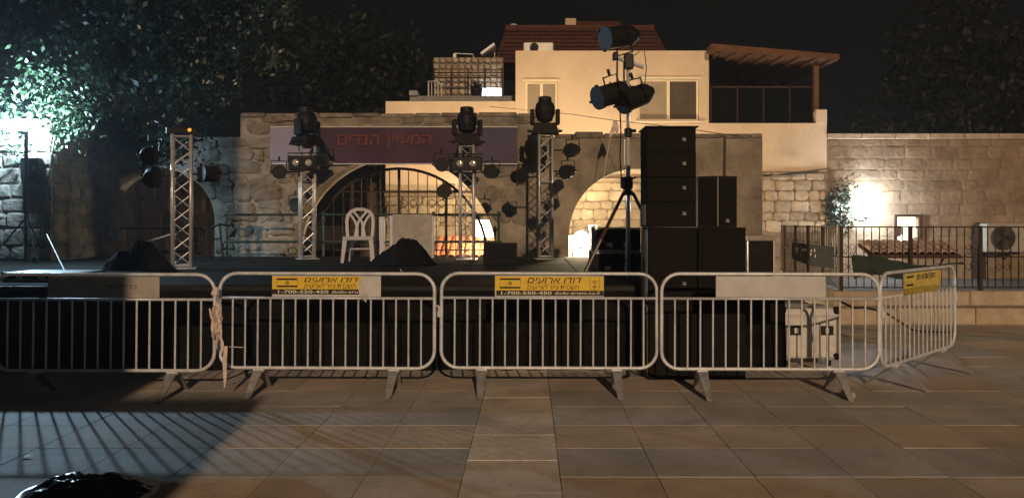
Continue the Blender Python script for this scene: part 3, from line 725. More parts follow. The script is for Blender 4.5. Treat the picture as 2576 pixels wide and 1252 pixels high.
for i in range(-8, 8):
    if i % 3 == 2: continue
    x = gx+(i+.5)*.2
    for zz in (PZ(541,GY)+.09, PZ(541,GY)+.25, PZ(541,GY)-.09): 
        if (x-gx)**2+(zz-gz)**2 < R2**2*.9: piece('scroll', ring, gr_t, (x, GY, zz))
lgx = ARCH[0][0]
lg = thing('arch_railing', 'plain iron railing low inside the left arch', 'railing', (lgx, GY, .8))
for zz in (1.44, .95): part('rail', MB().tube((lgx-1.18,GY,zz), (lgx+1.18,GY,zz), .02), iron, lg)
for i in range(-9, 10): part('bar', MB().tube((lgx+i*.125,GY,.85), (lgx+i*.125,GY,1.44), .008, n=5), iron, lg)
# small stone house back wall seen through the left arch
bw = thing('back_wall', 'dim brown stone wall seen through the left arch', 'wall', (lgx, 18.6, 0))
part('core', MB().box(-12, -5.6, 18.6, 18.9, 0, 3.1), stoneH, bw)
courses(bw, lgx-1.9, lgx+1.6, .8, 2.9, 18.6, stoneHr, .3, .42, .5, 1.0)

# ------------------------------------------------------------------ stage
SX0, SX1, SY0, SY1, SZ = -9.6, 2.70, 8.1, 14.85, .90
stage = thing('stage', 'black raised stage with cloth skirt behind the crowd barriers', 'stage', (-3.4, SY0, 0))
nx, ny = 6, 7
for i in range(nx):
    for j in range(ny):
        a, b = SX0+(SX1-SX0)*i/nx, SX0+(SX1-SX0)*(i+1)/nx; c, e = SY0+(SY1-SY0)*j/ny, SY0+(SY1-SY0)*(j+1)/ny
        part('deck_panel', MB().cbox(a+.004, b-.004, c+.004, e-.004, SZ-.09, SZ+rnd(-.002,.002), .004), deckm, stage)
sk = MB(); v = []; n = 420
for i in range(n+1):
    x = SX0+(SX1-SX0)*i/n
    for k in range(4):
        t = k/3; yy = SY0-.012-.028*t*(1+math.sin(x*17+2*math.sin(x*3.1)+.6*t))-.01*t*noise.noise((x*6, t*2, 0)); v.append((x, yy, SZ-.02-(SZ-.03)*t))
sk.add(v, [(4*i+k+1, 4*i+4+k+1, 4*i+4+k, 4*i+k) for i in range(n) for k in range(3)])
part('front_skirt', sk, cloth, stage, smooth=True)
sk = MB(); v = []; n = 200
for i in range(n+1):
    yy = SY0+(SY1-SY0)*i/n
    for k in range(4):
        t = k/3; v.append((SX1+.012+.02*t*(1+math.sin(yy*19)), yy, SZ-.02-(SZ-.03)*t))
sk.add(v, [(4*i+k+1, 4*i+4+k+1, 4*i+4+k, 4*i+k) for i in range(n) for k in range(3)])
part('side_skirt', sk, cloth, stage, smooth=True)
part('edge_trim', MB().box(SX0, SX1, SY0-.03, SY0-.012, SZ-.06, SZ-.012), blackm, stage)
# rear guard rail
grt = thing('stage_guard_rail', 'green tube guard rail along the back of the stage', 'railing', (-3.3, 14.6, SZ))
for py in (540, 608): part('rail', MB().tube(P(565,py,14.6), P(1262,py,14.6), .024), greenp, grt)
for px in (572, 812, 960, 1090, 1255): part('post', MB().tube((PX(px,14.62),14.62,SZ), (PX(px,14.62),14.62,PZ(532,14.6)), .026), greenp, grt)
# ------------------------------------------------------------------ truss towers and lamps
chord_cache = {}
def truss(name, label, x, y, h, rot):
    t = thing(name, label, 'truss tower', (0,0,0), 'truss towers on the stage'); s = .12
    part('base_plate', MB().cbox(-.19, .19, -.19, .19, 0, .014, .004), alu, t)
    for i, (a, b) in enumerate(((-s,-s),(s,-s),(s,s),(-s,s))):
        part('chord', MB().tube((a,b,.014), (a,b,h), .025, n=10), alu, t, smooth=True)
    corners = [(-s,-s),(s,-s),(s,s),(-s,s)]; k = int(round(h/.22)); hh = (h-.1)/k
    for fi in range(4):
        A, B = corners[fi], corners[(fi+1) % 4]
        for i in range(k):
            z0, z1 = .06+i*hh, .06+(i+1)*hh; p, q = (A, B) if (i+fi) % 2 else (B, A)
            part('brace', MB().tube((*p,z0), (*q,z1), .009, n=5, cap=False), alu, t)
        for z0 in (.05, h-.03): part('brace', MB().tube((*A,z0), (*B,z0), .012, n=5, cap=False), alu, t)
    t.location = (x, y, SZ); t.rotation_euler = (0,0,R(rot)); return t
def moving_head():
    t = thing('moving_head_light', '', 'stage light', (0,0,0), 'moving head lights')
    part('base', MB().add([(-.19,-.16,0),(.19,-.16,0),(.19,.16,0),(-.19,.16,0),(-.15,-.13,.13),(.15,-.13,.13),(.15,.13,.13),(-.15,.13,.13)], [(3,2,1,0),(4,5,6,7),(0,1,5,4),(1,2,6,5),(2,3,7,6),(3,0,4,7)]), blackp, t)
    for s in (-1, 1): part('handle', MB().path([(s*.17,-.07,.04),(s*.23,-.07,.05),(s*.23,.07,.05),(s*.17,.07,.04)], .012, 6), blackp, t)
    yk = part('yoke', MB().cbox(-.17, .17, -.06, .06, .132, .18, .012), blackp, t)
    for s in (-1, 1): part('yoke_arm', MB().cbox(s*.175-.03, s*.175+.03, -.065, .065, .15, .40, .015), blackp, yk)
    hd = part('head', MB().lathe([(-.14,.07),(-.12,.105),(.0,.135),(.10,.135),(.16,.12),(.18,.09)], (0,0,.34), (0,.12,1), 14), blackp, t)
    part('lens_hood', MB().lathe([(.181,.095),(.26,.09),(.262,.075)], (0,0,.34), (0,.12,1), 14), blackm, hd)
    for k in range(3): part('cooling_fin', MB().lathe([(0,.14),(.012,.14)], (0,0,.33+.035*k), (0,.12,1), 14), blackm, hd)
    return t
def par_can(length=.26, r=.115, label=''):
    t = thing('par_can_light', label, 'stage light', (0,0,0), 'par can lights')
    c = part('can', MB().lathe([(-length*.55,.03),(-length*.5,.055),(-length*.42,.075),(-length*.3,r*.9),(-length*.2,r),(length*.5,r),(length*.5,r*.95),(-length*.14,r*.9)], (0,0,0), (0,-1,0), 20), blackm, t)
    part('rim', MB().lathe([(length*.5+.001,r+.012),(length*.5+.02,r+.012),(length*.5+.02,r*.88)], (0,0,0), (0,-1,0), 20), blackm, c)
    part('lens', MB().lathe([(-length*.15,r*.86),(-length*.15+.01,r*.8)], (0,0,0), (0,-1,0), 20), blackp, c)
    for k in range(3): part('gel_clip', MB().box(-.015, .015, -length*.5-.035, -length*.5-.0, r+.004, r+.03).add([], []), blackm, c).rotation_euler = (0, R(120*k+20), 0)
    yk = part('yoke', MB().strap([(0,-.02-r*.0,r+.0),(0,-.02,r+.012)], .02, .02).path([(-r-.015,0,-.0),(-r-.015,0,r+.08),(r+.015,0,r+.08),(r+.015,0,0)], .011, 5), blackm, t)
    part('knob', MB().tube((-r-.05,0,0), (-r-.012,0,0), .016), blackm, yk); part('knob', MB().tube((r+.05,0,0), (r+.012,0,0), .016), blackm, yk)
    part('clamp', MB().tube((0,0,r+.08), (0,0,r+.16), .018), blackm, t)
    return t
def place(o, loc, rot=(0,0,0), label=None):
    o.location = loc; o.rotation_euler = [R(a) for a in rot]
    if label: o['label'] = label
    return o
TX = [(458, 11.0, 340, 22, 'left front truss tower, the nearest and widest of the four'),
      (773, 13.9, 367, 24, 'truss tower to the left of the white chair'),
      (1175, 13.7, 365, 2, 'truss tower standing in front of the right half of the middle arch'),
      (1371, 13.9, 338, 6, 'truss tower between the middle and right arches')]
for px, y, py, rot, lab in TX: truss('truss_tower', lab, PX(px,y), y, PZ(py,y)-SZ, rot)
mh = moving_head()
for i, (t, rz, lab) in enumerate(zip(TX[1:], (65, 10, 0), ('moving head lamp in front of the left end of the purple banner',
        'moving head lamp in front of the right part of the purple banner', 'moving head lamp silhouetted against the small house window'))):
    o = mh if i == 0 else copy_tree(mh)
    place(o, (PX(t[0],t[1]), t[1], PZ(t[2],t[1])+.004), (0,0,rz), lab); 
    if i == 0: o.scale = (1.35, 1.3, 1.15)
    else: o.scale = (1.32, 1.3, 1.12)
t = TX[0]; dm = thing('dimmer_box', 'low black box lying on top of the nearest truss tower', 'box', (PX(t[0],t[1]), t[1], PZ(t[2],t[1])+.003)); dl = dm.location
part('case', MB().cbox(dl.x-.17, dl.x+.17, dl.y-.14, dl.y+.14, dl.z, dl.z+.10, .012), blackm, dm); part('handle', MB().path([(dl.x-.06,dl.y,dl.z+.1),(dl.x-.05,dl.y,dl.z+.15),(dl.x+.05,dl.y,dl.z+.15),(dl.x+.06,dl.y,dl.z+.1)], .01), blackm, dm)
ai = P(478, 328, 10.85)
tag(part('indicator_light', MB().lathe([(0,.022),(.015,.03),(.03,.02)], ai, (0,-1,.2), 10), amber), 'tiny amber indicator on top of the nearest truss tower', 'light')
pc_ = par_can()
CANS = [(375,390,10.9,(10,0,30),'upper of the two black par cans left of the nearest truss'), (386,442,10.9,(25,0,20),'lower of the two black par cans left of the nearest truss'),
        (532,438,10.9,(5,90,-35),'black par can with bracket right of the nearest truss'),
        (702,432,13.8,(5,0,20),'black par can below the lavender left end of the banner'), (823,404,13.8,(0,0,-15),'black par can in front of the purple banner beside its red letters'),
        (1110,414,13.6,(5,0,10),'black par can at the lower banner edge left of the third truss'), (1115,481,13.6,(15,90,30),'black par can hanging in the middle arch opening'),
        (1238,433,13.6,(0,0,-10),'black par can just below the right part of the banner'), (1301,445,13.8,(8,90,40),'black par can left of the fourth truss tower'),
        (1442,378,13.8,(8,0,-30),'can shape standing in for the upper shadow right of the fourth truss'), (1430,431,13.8,(10,0,-30),'can shape standing in for the lower shadow right of the fourth truss')]  # last two cans are shapes standing in for shadows cast on the wall
CANO = []
for i, (px, py, y, rot, lab) in enumerate(CANS):
    o = pc_ if i == 0 else copy_tree(pc_); CANO.append(o); place(o, P(px, py, y), rot, lab)
# clamps' arms that carry the cans
for (px, py, y, rot, lab), tx in zip(CANS, (0,0,0,1,1,2,2,2,3,3,3)):
    t = TX[tx]; p = P(px, py, y+.12); q = Vector((PX(t[0],t[1])+math.copysign(.12, px-t[0]), t[1], p.z))
    cn = CANO.pop(0); ar = part('clamp_arm', MB().tube(p, q, .014), blackm); ar.parent = cn
    ar.matrix_parent_inverse = Matrix.LocRotScale(cn.location, cn.rotation_euler, None).inverted()
def blinder(px, py, y, lab):
    t = thing('blinder_light', lab, 'stage light', P(px, py, y), 'two lamp blinders'); c = P(px, py, y)
    part('box', MB().cbox(c.x-.26, c.x+.26, y-.02, y+.14, c.z-.13, c.z+.13, .015), blackm, t)
    for s in (-1, 1):
        part('lamp_rim', MB().lathe([(0,.105),(.02,.105),(.02,.085)], (c.x+s*.115, y-.021, c.z), (0,-1,0), 18), blackm, t)
        part('lamp_glass', MB().lathe([(0,.062),(.02,.058),(.03,.03)], (c.x+s*.115, y-.041, c.z), (0,-1,0), 16), lensm, t, smooth=True)
    part('bracket', MB().path([(c.x-.28,y+.05,c.z),(c.x-.28,y+.05,c.z+.18),(c.x+.28,y+.05,c.z+.18),(c.x+.28,y+.05,c.z)], .012, 5), blackm, t)
blinder(762, 410, 13.65, 'two lamp blinder below the lavender end of the banner'); blinder(1174, 412, 13.45, 'two lamp blinder below the middle right of the banner')

# ------------------------------------------------------------------ banner
BNY = WY-.09
ban = thing('banner', 'long purple banner with red lettering hung across the arched wall', 'banner', (PX(990,BNY), BNY, PZ(412,BNY)))
b0, b1, bz0, bz1 = PX(680,BNY), PX(1302,BNY), PZ(411,BNY), PZ(321,BNY)
def rippled(x0f, x1f, y, nx=40, nz=4):
    v = []
    for i in range(nx+1):
        for k in range(nz+1):
            t = k/nz; zz = bz0+(bz1-bz0)*t; xa, xb = x0f(t), x1f(t); x = xa+(xb-xa)*i/nx; v.append((x, y+.010*math.sin(x*5.1+t)+.006*noise.noise((x*2, t*3, 0)), zz))
    return MB().add(v, [(i*(nz+1)+k, (i+1)*(nz+1)+k, (i+1)*(nz+1)+k+1, i*(nz+1)+k+1) for i in range(nx) for k in range(nz)])
arcx = lambda t: PX(700,BNY)+.85*math.sqrt(max(.05, 1-(t-.45)**2*1.6))
part('purple_sheet', rippled(arcx, lambda t: PX(1200,BNY), BNY), purple, ban, smooth=True)
part('lavender_end', rippled(lambda t: b0, arcx, BNY, 14), laven, ban, smooth=True)
part('blue_end', rippled(lambda t: PX(1200,BNY), lambda t: b1, BNY, 14), purpleb, ban, smooth=True)
part('word', text_mb(heb('המעיין'), PX(972,BNY), PX(1086,BNY), PZ(371,BNY), PZ(339,BNY), BNY-.025, 0, .012), redp, ban)
part('word', text_mb(heb('הנדים'), PX(850,BNY), PX(954,BNY), PZ(366,BNY), PZ(339,BNY), BNY-.025, 0, .012), redp, ban)
for zz in (bz0-.012, bz1+.012): part('hem', MB().tube((b0,BNY,zz), (b1,BNY,zz), .013), whitem if zz > bz1 else galv, ban)

# ------------------------------------------------------------------ loudspeakers
def logo(parent, x, z, y):
    part('badge', MB().cbox(x-.018, x+.018, y-.006, y-.001, z-.016, z+.016, .003), badgem, parent)
    part('badge_mark', MB().box(x-.014, x-.006, y-.0105, y-.0085, z-.012, z+.012).box(x+.002, x+.012, y-.0105, y-.0085, z+.0, z+.012), ink, parent)
def cabinet(name, label, x0, x1, y0, y1, z0, z1, badge=None, side=None, group=None, handle=True):
    t = thing(name, label, 'loudspeaker', ((x0+x1)/2, y0, z0), group)
    part('box', MB().cbox(x0, x1, y0+.02, y1, z0, z1, .003), black_cab, t)
    part('grille', MB().cbox(x0+.004, x1-.004, y0, y0+.019, z0+.004, z1-.004, .003), grill, t)
    if side: part('side_panel', MB().cbox(x0-.006, x0-.001, y0+.05, y1-.02, z0+.02, z1-.02, .001), side, t)
    if handle: part('handle', MB().cbox(x0-.016, x0-.007, (y0+y1)/2-.025, (y0+y1)/2+.025, (z0+z1)/2-.07, (z0+z1)/2+.07, .004), rubber, t)
    if badge: logo(t, badge[0], badge[1], y0)
    return t
pa0, pam, pa1 = PX(1632,7.55), PX(1755,7.55), PX(1877,7.55); ztop = PZ(572,7.55)
bxp = PX(1721,7.55)
G = 'stacked bass cabinets'
cabinet('bass_cabinet', 'bottom black bass cabinet of the left column right of the tripod', pa0, pam-.004, 7.55, 8.05, 0.01, ztop/2-.003, None, plyw_lit, G)
cabinet('bass_cabinet', 'upper black bass cabinet directly under the tall speaker column', pa0, pam-.004, 7.55, 8.05, ztop/2+.003, ztop, (bxp, PZ(713,7.55)), plyw_lit, G)
cabinet('bass_cabinet', 'bottom black bass cabinet of the right column beside the flight case', pam+.004, pa1, 7.55, 8.05, 0.01, ztop/2-.003, None, None, G)
cabinet('bass_cabinet', 'upper black bass cabinet under the small side speaker', pam+.004, pa1, 7.55, 8.05, ztop/2+.003, ztop, None, None, G)
names = ('lowest', 'second', 'third', 'topmost'); hh = (PZ(321,7.55)-ztop-.004)/4
for k in range(4):
    z0 = ztop+.004+hh*k; yy = 7.55+(.0 if k < 3 else .012)
    cabinet('line_array_cabinet', names[k]+(' from the bottom' if k in (1, 2) else '')+' of the four black boxes in the tall speaker column', PX(1627,7.55), PX(1752,7.55), yy, yy+.42, z0, z0+hh-.001, (bxp, PZ((537,472,411,350)[k],7.55)), plyw_lit if k == 0 else None, 'tall speaker column', False)
lid = MB().cbox(PX(1622,7.55), PX(1757,7.55), 7.53, 7.99, PZ(321,7.55)+.001, PZ(318,7.55)+.004, .004)
tag(part('rigging_plate', lid, blackm), 'flat black rigging plate on top of the tall speaker column', 'plate')
sx = (PX(1758,7.7), PX(1803,7.7), PX(1855,7.7)); z0, z1 = ztop+.002, PZ(443,7.7)
st = thing('side_speaker', 'black speaker box standing right of the tall speaker column', 'loudspeaker', ((sx[0]+sx[2])/2, 7.7, z0))
v = [(sx[0],7.74),(sx[1],7.66),(sx[2],7.72),(sx[2]-.03,8.03),(sx[0]+.02,8.03)]
part('box', MB().add([(x,y,z0) for x,y in v]+[(x,y,z1) for x,y in v], [(4,3,2,1,0),(5,6,7,8,9)]+[(i,(i+1)%5,(i+1)%5+5,i+5) for i in range(5)]), black_cab, st)
for (a, b, m_) in ((v[0], v[1], grill), (v[1], v[2], grill)):
    A, B = Vector((*a,0)), Vector((*b,0)); nrm = Vector((B-A)).cross(Vector((0,0,1))).normalized()*.008; A2, B2 = A.lerp(B,.06)+nrm, A.lerp(B,.94)+nrm
    part('grille', MB().add([(A2.x,A2.y,z0+.03),(B2.x,B2.y,z0+.03),(B2.x,B2.y,z1-.03),(A2.x,A2.y,z1-.03)], [(0,1,2,3)]), m_, st)
logo(st, PX(1831,7.66), PZ(555,7.66), 7.675)
part('corner_strip', MB().box(sx[1]-.004, sx[1]+.004, 7.652, 7.659, z0+.01, z1-.01), greyp, st)
cb = thing('monitor_cabinet', 'black box with pale rim at the right end of the stage', 'loudspeaker', (2.5, 8.4, SZ))
x0, x1, z1 = PX(1881,8.4), 2.69, PZ(606,8.4)
part('box', MB().cbox(x0, x1, 8.4, 8.95, SZ+.002, z1, .01), black_cab, cb); part('top_board', MB().cbox(x0, x1+.01, 8.38, 8.97, z1+.001, PZ(592,8.4), .008), greyp, cb)
part('edge_rail', MB().box(x0-.006, x0+.006, 8.385, 8.398, SZ+.01, z1), alu, cb); part('edge_rail', MB().box(x1-.006, x1+.006, 8.385, 8.398, SZ+.01, z1), alu, cb)

# ------------------------------------------------------------------ lighting tripod
LX, LY = PX(1580,8.9), 8.9; hubz = PZ(485,8.9); topz = PZ(150,8.9)
tri = thing('lighting_stand', 'tall chrome wind-up lighting tripod left of the speaker column', 'light stand', (LX, LY, SZ))
part('pole', MB().tube((LX,LY,SZ+.02), (LX,LY,PZ(330,8.9)), .026, n=12), steel, tri, smooth=True)
part('upper_pole', MB().tube((LX,LY,PZ(345,8.9)), (LX,LY,topz-.05), .02, n=12), steel, tri, smooth=True)
part('collar', MB().lathe([(0,.03),(.01,.045),(.10,.045),(.11,.03)], (LX,LY,PZ(346,8.9)), (0,0,1), 14), blackm, tri)
part('collar_knob', MB().tube((LX+.03,LY-.02,PZ(330,8.9)), (LX+.09,LY-.03,PZ(330,8.9)), .02), blackm, tri)
hb = part('winch', MB().cbox(LX-.085, LX+.05, LY-.07, LY+.06, PZ(478,8.9), PZ(445,8.9), .02), blackm, tri)
part('crank', MB().path([(LX-.05,LY-.07,PZ(460,8.9)),(LX-.05,LY-.12,PZ(460,8.9)),(LX+.06,LY-.12,PZ(448,8.9)),(LX+.08,LY-.15,PZ(448,8.9))], .01), blackm, hb)
part('hub', MB().lathe([(0,.05),(.05,.06),(.06,.04)], (LX,LY,hubz-.03), (0,0,1), 12), blackm, tri)
rack = MB()
for k in range(14): rack.box(LX-.05, LX-.04, LY-.03, LY-.02, PZ(440,8.9)+k*.03, PZ(440,8.9)+k*.03+.014)
part('height_rack', rack, steel, tri)
for k, a in enumerate((205, 325, 85)):
    dx, dy = math.cos(R(a)), math.sin(R(a)); foot = Vector((LX+dx*.62, LY+dy*.62, SZ+.02)); top = Vector((LX+dx*.06, LY+dy*.06, hubz))
    lg_ = part('leg', MB().strap([top, foot], .035, .02, (-dy, dx, 0)), [wood, wood, blackm][k] if k < 0 else M('bronze_leg', (.09,.05,.03), .45, .5), tri)
    part('leg_tube', MB().tube(top.lerp(foot,.55), foot, .014), steel, lg_)
    part('brace', MB().tube((LX+dx*.03,LY+dy*.03,SZ+.22), top.lerp(foot,.55), .009), blackm, lg_); part('rubber_foot', MB().tube(foot-Vector((0,0,.018)), foot+Vector((0,0,.03)), .022), rubber, lg_)
tb_ = part('cross_bar', MB().tube((LX-.17,LY-.02,topz+.03), (LX+.18,LY+.0,topz-.09), .025), galv, tri)
part('clamp', MB().cbox(LX-.05, LX+.06, LY-.06, LY+.05, topz-.12, topz+.06, .015), blackm, tb_); part('clamp', MB().cbox(LX-.18, LX-.12, LY-.06, LY+.04, topz-.02, topz+.08, .015), blackm, tb_)
part('yoke_bars', MB().box(LX-.14,LX-.12,LY-.03,LY-.01,PZ(225,8.9),topz).box(LX-.06,LX-.04,LY-.03,LY-.01,PZ(225,8.9),topz-.03), blackm, tb_)
for k, (px, py, rot, lab) in enumerate(((1565, 92, (-12,0,-60), 'big black par can highest on the lighting tripod against the sky'), (1545, 235, (18,0,-62), 'lower left black par can on the lighting tripod'), (1604, 243, (22,0,-58), 'lower right black par can on the lighting tripod'))):
    o = par_can(.46, .125, lab) if k == 0 else copy_tree(big)
    if k == 0: big = o
    place(o, P(px, py, 8.9 if k else 8.95), (rot[0], 0, rot[2]) if k else (rot[0], 180, rot[2]), lab)
cb_ = MB().path([(LX-.10,LY-.03,PZ(270,8.9)), (LX-.09,LY-.05,PZ(330,8.9)), (LX-.10,LY-.05,PZ(400,8.9)), (LX-.08,LY-.05,PZ(465,8.9))], .008)
tag(part('power_cable', cb_, rubber), 'black cable hanging down beside the tripod pole', 'cable')
tag(part('power_cable', MB().path([P(1596,140,8.9), P(1620,120,8.88), P(1626,170,8.88), P(1622,215,8.88), P(1634,222,8.9)], .006), rubber), 'thin looped cable right of the tripod lamps', 'cable')
# wire with a rag
tag(part('wire', MB().path([P(1232,268,19.6), P(1330,278,18), P(1440,288,16), P(1545,303,14.5), P(1700,320,12.5), P(1860,343,11)], .006), iron), 'thin wire strung from the terrace across the house front', 'cable')
rg = thing('hanging_rag', 'torn pale rag and string hanging on the wire', 'rag', P(1545,304,14.45))
part('rag', MB().strap([P(1546,302,14.45), P(1549,318,14.43), P(1540,332,14.45), P(1534,345,14.45)], [.05,.13,.09,.02], .01).strap([P(1549,312,14.44), P(1553,326,14.42), P(1551,340,14.44)], [.06,.07,.02], .01), tapew, rg)
part('string', MB().path([P(1537,335,14.45), P(1531,370,14.45), P(1524,410,14.4), P(1519,445,14.4)], .006), tapew, rg)

# ------------------------------------------------------------------ other things on the stage
def mound(name, label, cat, cx, cy, z, rx, ry, h, mat, seed, lumps=2, wr=.12, n=40, m=18, kindname='cover', cone=None):
    t = thing(name, label, cat, (cx, cy, z)); v = []; rs = random.Random(seed)
    L = [(rs.uniform(-.5,.5), rs.uniform(-.3,.3), rs.uniform(.4,.7)) for _ in range(lumps)]
    for k in range(m+1):
        q = k/m
        for i in range(n):
            a = 2*math.pi*i/n; rr = q*(1+.16*noise.noise((math.cos(a)*1.3+seed, math.sin(a)*1.3, 0)))
            x, y = rr*math.cos(a), rr*math.sin(a)
            hh = max((1-((x-lx)**2+(y-ly)**2)/(lr**2*1.4)) for lx, ly, lr in L); hh = max(hh, .15)
            if cone: hh = max(.05, max(lh*(1-min(1, math.hypot(x-lx, y-ly)/lr)**1.8) for lx, ly, lr, lh in cone))*(1+.07*math.sin(a*9+4*noise.noise((x*2+seed, y*2, 9))))
            hh = hh*(1-q**3)*h; ridge = abs(noise.noise((x*3.2+seed, y*3.2, 2)))*wr*(1-q**4); ridge2 = (abs(noise.noise((x*8+seed, y*8, 5)))*.5+abs(noise.noise((x*17+seed, y*17, 7)))*.25)*wr*(1-q**4)
            v.append((cx+x*rx, cy+y*ry, z+max(0, hh-ridge*h*1.6-ridge2*h)+(0 if k < m else -.0)))
    fs = [(k*n+i, k*n+(i+1) % n, (k+1)*n+(i+1) % n, (k+1)*n+i) for k in range(m) for i in range(n)]
    part(kindname, MB().add(v, fs), mat, t, smooth=True); return t
mound('black_cover_heap', 'black cloth heap in front of the grey board beside the chair', 'cloth', PX(1012,12), 12., SZ+.005, .62, .5, .42, cloth, 3, 3, .16, 60, 26, cone=[(.15,0,.85,1.0), (-.5,.1,.5,.62)])
mound('black_cover_heap', 'black covered equipment heap left of the nearest truss', 'cloth', PX(345,10.6), 10.6, SZ+.005, .55, .5, .44, cloth, 8, 4, .16, 60, 26, cone=[(.15,.1,.6,1.0), (-.4,0,.6,.72), (.6,0,.45,.6)])
tag(part('metal_rod', MB().tube(P(372,607,10.7), P(428,590,10.9), .011), steel), 'bright rod sticking out of the left black heap', 'rod')
tag(part('metal_rod', MB().tube(P(118,590,11), P(168,692,9.9), .010), steel), 'thin slanting rod right of the white floodlight stand', 'rod')
pn = thing('grey_board', 'upright pale grey board standing between two posts on the stage', 'board', (PX(1036,14.2), 14.2, SZ))
part('panel', MB().cbox(PX(988,14.2), PX(1085,14.2), 14.19, 14.23, SZ+.02, PZ(539,14.2), .006), board_g, pn)
for px in (984, 1088):
    part('side_post', MB().cbox(PX(px,14.25)-.03, PX(px,14.25)+.03, 14.24, 14.32, SZ, PZ(542,14.2), .008), board_w, pn)
tag(part('wooden_post', MB().cbox(PX(960,14.3)-.05, PX(960,14.3)+.05, 14.3, 14.4, SZ, PZ(545,14.3), .01), board_w), 'pale post between the chair and the grey board', 'post')
def wedge(label, px0, px1, y, z1):
    a, b = PX(px0,y), PX(px1,y); t = thing('wedge_monitor', label, 'loudspeaker', ((a+b)/2, y, SZ))
    part('box', MB().prismx([(y,SZ),(y+.42,SZ),(y+.42,SZ+.12),(y+.22,z1),(y+.12,z1)], a, b), black_cab, t)
    part('grille', MB().add([(a+.03,y+.005-.004,SZ+.03),(b-.03,y+.001,SZ+.03),(b-.05,y+.105,z1-.02),(a+.05,y+.105,z1-.02)], [(0,1,2,3)]), grill, t)
    for x in (a-.004, b+.0): part('side_handle', MB().cbox(x, x+.005, y+.15, y+.28, SZ+.1, SZ+.16, .001), rubber, t)
wedge('black wedge monitor below the right end of the middle arch', 1215, 1300, 12.6, PZ(611,12.6))
def rack_case(label, px0, px1, y0, y1, z0, z1, nlatch=2, mat=black_cab):
    a, b = PX(px0,y0), PX(px1,y0); t = thing('flight_case', label, 'flight case', ((a+b)/2, y0, z0), 'black flight cases')
    part('body', MB().cbox(a, b, y0, y1, z0, z1, .008), mat, t)
    for zz in (z0, z1-.022): part('edge_rail', MB().cbox(a-.004, b+.004, y0-.006, y0+.012, zz, zz+.022, .003), alu, t)
    for k in range(nlatch):
        x = a+(b-a)*(k+.8)/(nlatch+.6); part('latch', MB().cbox(x-.04, x+.04, y0-.012, y0-.001, z0+(z1-z0)*.2, z0+(z1-z0)*.2+.05, .004), steel, t)
    for x in (a, b-.022): part('corner', MB().cbox(x-.005, x+.027, y0-.01, y0+.02, z1-.03, z1+.004, .004), steel, t)
    return t
rack_case('upper black flight case behind the tripod legs', 1497, 1612, 9.75, 10.3, 1.19, PZ(573,9.75))
rack_case('lower black flight case behind the tripod legs', 1490, 1618, 9.7, 10.3, SZ+.003, 1.187)
rack_case('long low black flight case at the left front of the stage', 5, 205, 8.6, 9.1, SZ+.003, 1.0, 3, blackm)
# dark folding stand beside the nearest truss
ks = thing('folding_stand', 'dark folding stand frame right of the nearest truss', 'stand', (PX(530,13), 13., SZ))
for a, b in ((487,478),(520,520),(553,562)): part('leg', MB().tube((PX(b,13),13,SZ), (PX(a,13),13,PZ(566,13)), .018), blackm, ks)
part('top_bar', MB().path([P(480,578,13), P(500,572,13), P(516,580,13), P(552,564,13), P(580,568,13)], .018), blackm, ks)
part('cross_bar', MB().tube(P(485,605,13), P(556,600,13), .014), blackm, ks)
tag(part('cable_coil', MB().path([P(735,640,12.6)+Vector((.07*math.cos(k*.5), .02*k/20, .06+.06*math.sin(k*.5))) for k in range(26)], .008), rubber), 'small coil of black cable at the foot of the second truss', 'cable')
for lab, a, b in (('short white stick lying right of the chair', (933,666,12.2), (944,655,12.4)), ('thin white stick below the black heap', (1007,684,10.6), (1011,695,10.2))):
    p, q = P(*a), P(*b); p.z = q.z = SZ+.012; tag(part('white_stick', MB().tube(p, q, .008), whitem), lab, 'stick')

# plastic chair
CYY = 12.75
ch = thing('plastic_chair', 'white plastic garden chair with lattice back on the stage', 'chair', (0,0,0))
v = []; n = 8
for i in range(n+1):
    for j in range(n+1):
        x = -.225+.45*i/n; y = -.21+.42*j/n; v.append((x*(1-.06*(j/n)), y, .44-.025*math.cos(x*6)*math.sin(math.pi*j/n)-.02*(j/n)+(-.02 if j == 0 else 0)))
q = len(v); v += [(x, y, z-.022) for x, y, z in v]; W_ = n+1
fs = [(i*W_+j, (i+1)*W_+j, (i+1)*W_+j+1, i*W_+j+1) for i in range(n) for j in range(n)]; fs += [tuple(k+q for k in f[::-1]) for f in fs]
for i in range(n): fs += [(i*W_, q+i*W_, q+(i+1)*W_, (i+1)*W_), (i*W_+n, (i+1)*W_+n, q+(i+1)*W_+n, q+i*W_+n), (i, i+1, q+i+1, q+i), (n*W_+i, q+n*W_+i, q+n*W_+i+1, n*W_+i+1)]
part('seat', MB().add(v, fs), white_pl, ch, smooth=False)
part('seat_apron', MB().cbox(-.235, .235, -.225, -.195, .37, .435, .008), white_pl, ch)
for s in (-1, 1):
    part('leg', MB().strap([(s*.205,-.20,.42), (s*.25,-.24,.0)], [.075,.05], .03, (0,1,0)), white_pl, ch)
    part('leg', MB().strap([(s*.185,.19,.42), (s*.19,.27,.0)], [.07,.05], .03, (0,1,0)), white_pl, ch)
yb = lambda z: .20+.16*(z-.42)
bk = part('back_frame', MB().strap([(x, yb(z), z) for x, z in [(-.20,.41),(-.215,.55),(-.22,.68),(-.205,.78),(-.15,.85),(-.06,.885),(.06,.885),(.15,.85),(.205,.78),(.22,.68),(.215,.55),(.20,.41)]], [.05]*3+[.055]*6+[.05]*3, .022, (0,1,-.0)), white_pl, ch)
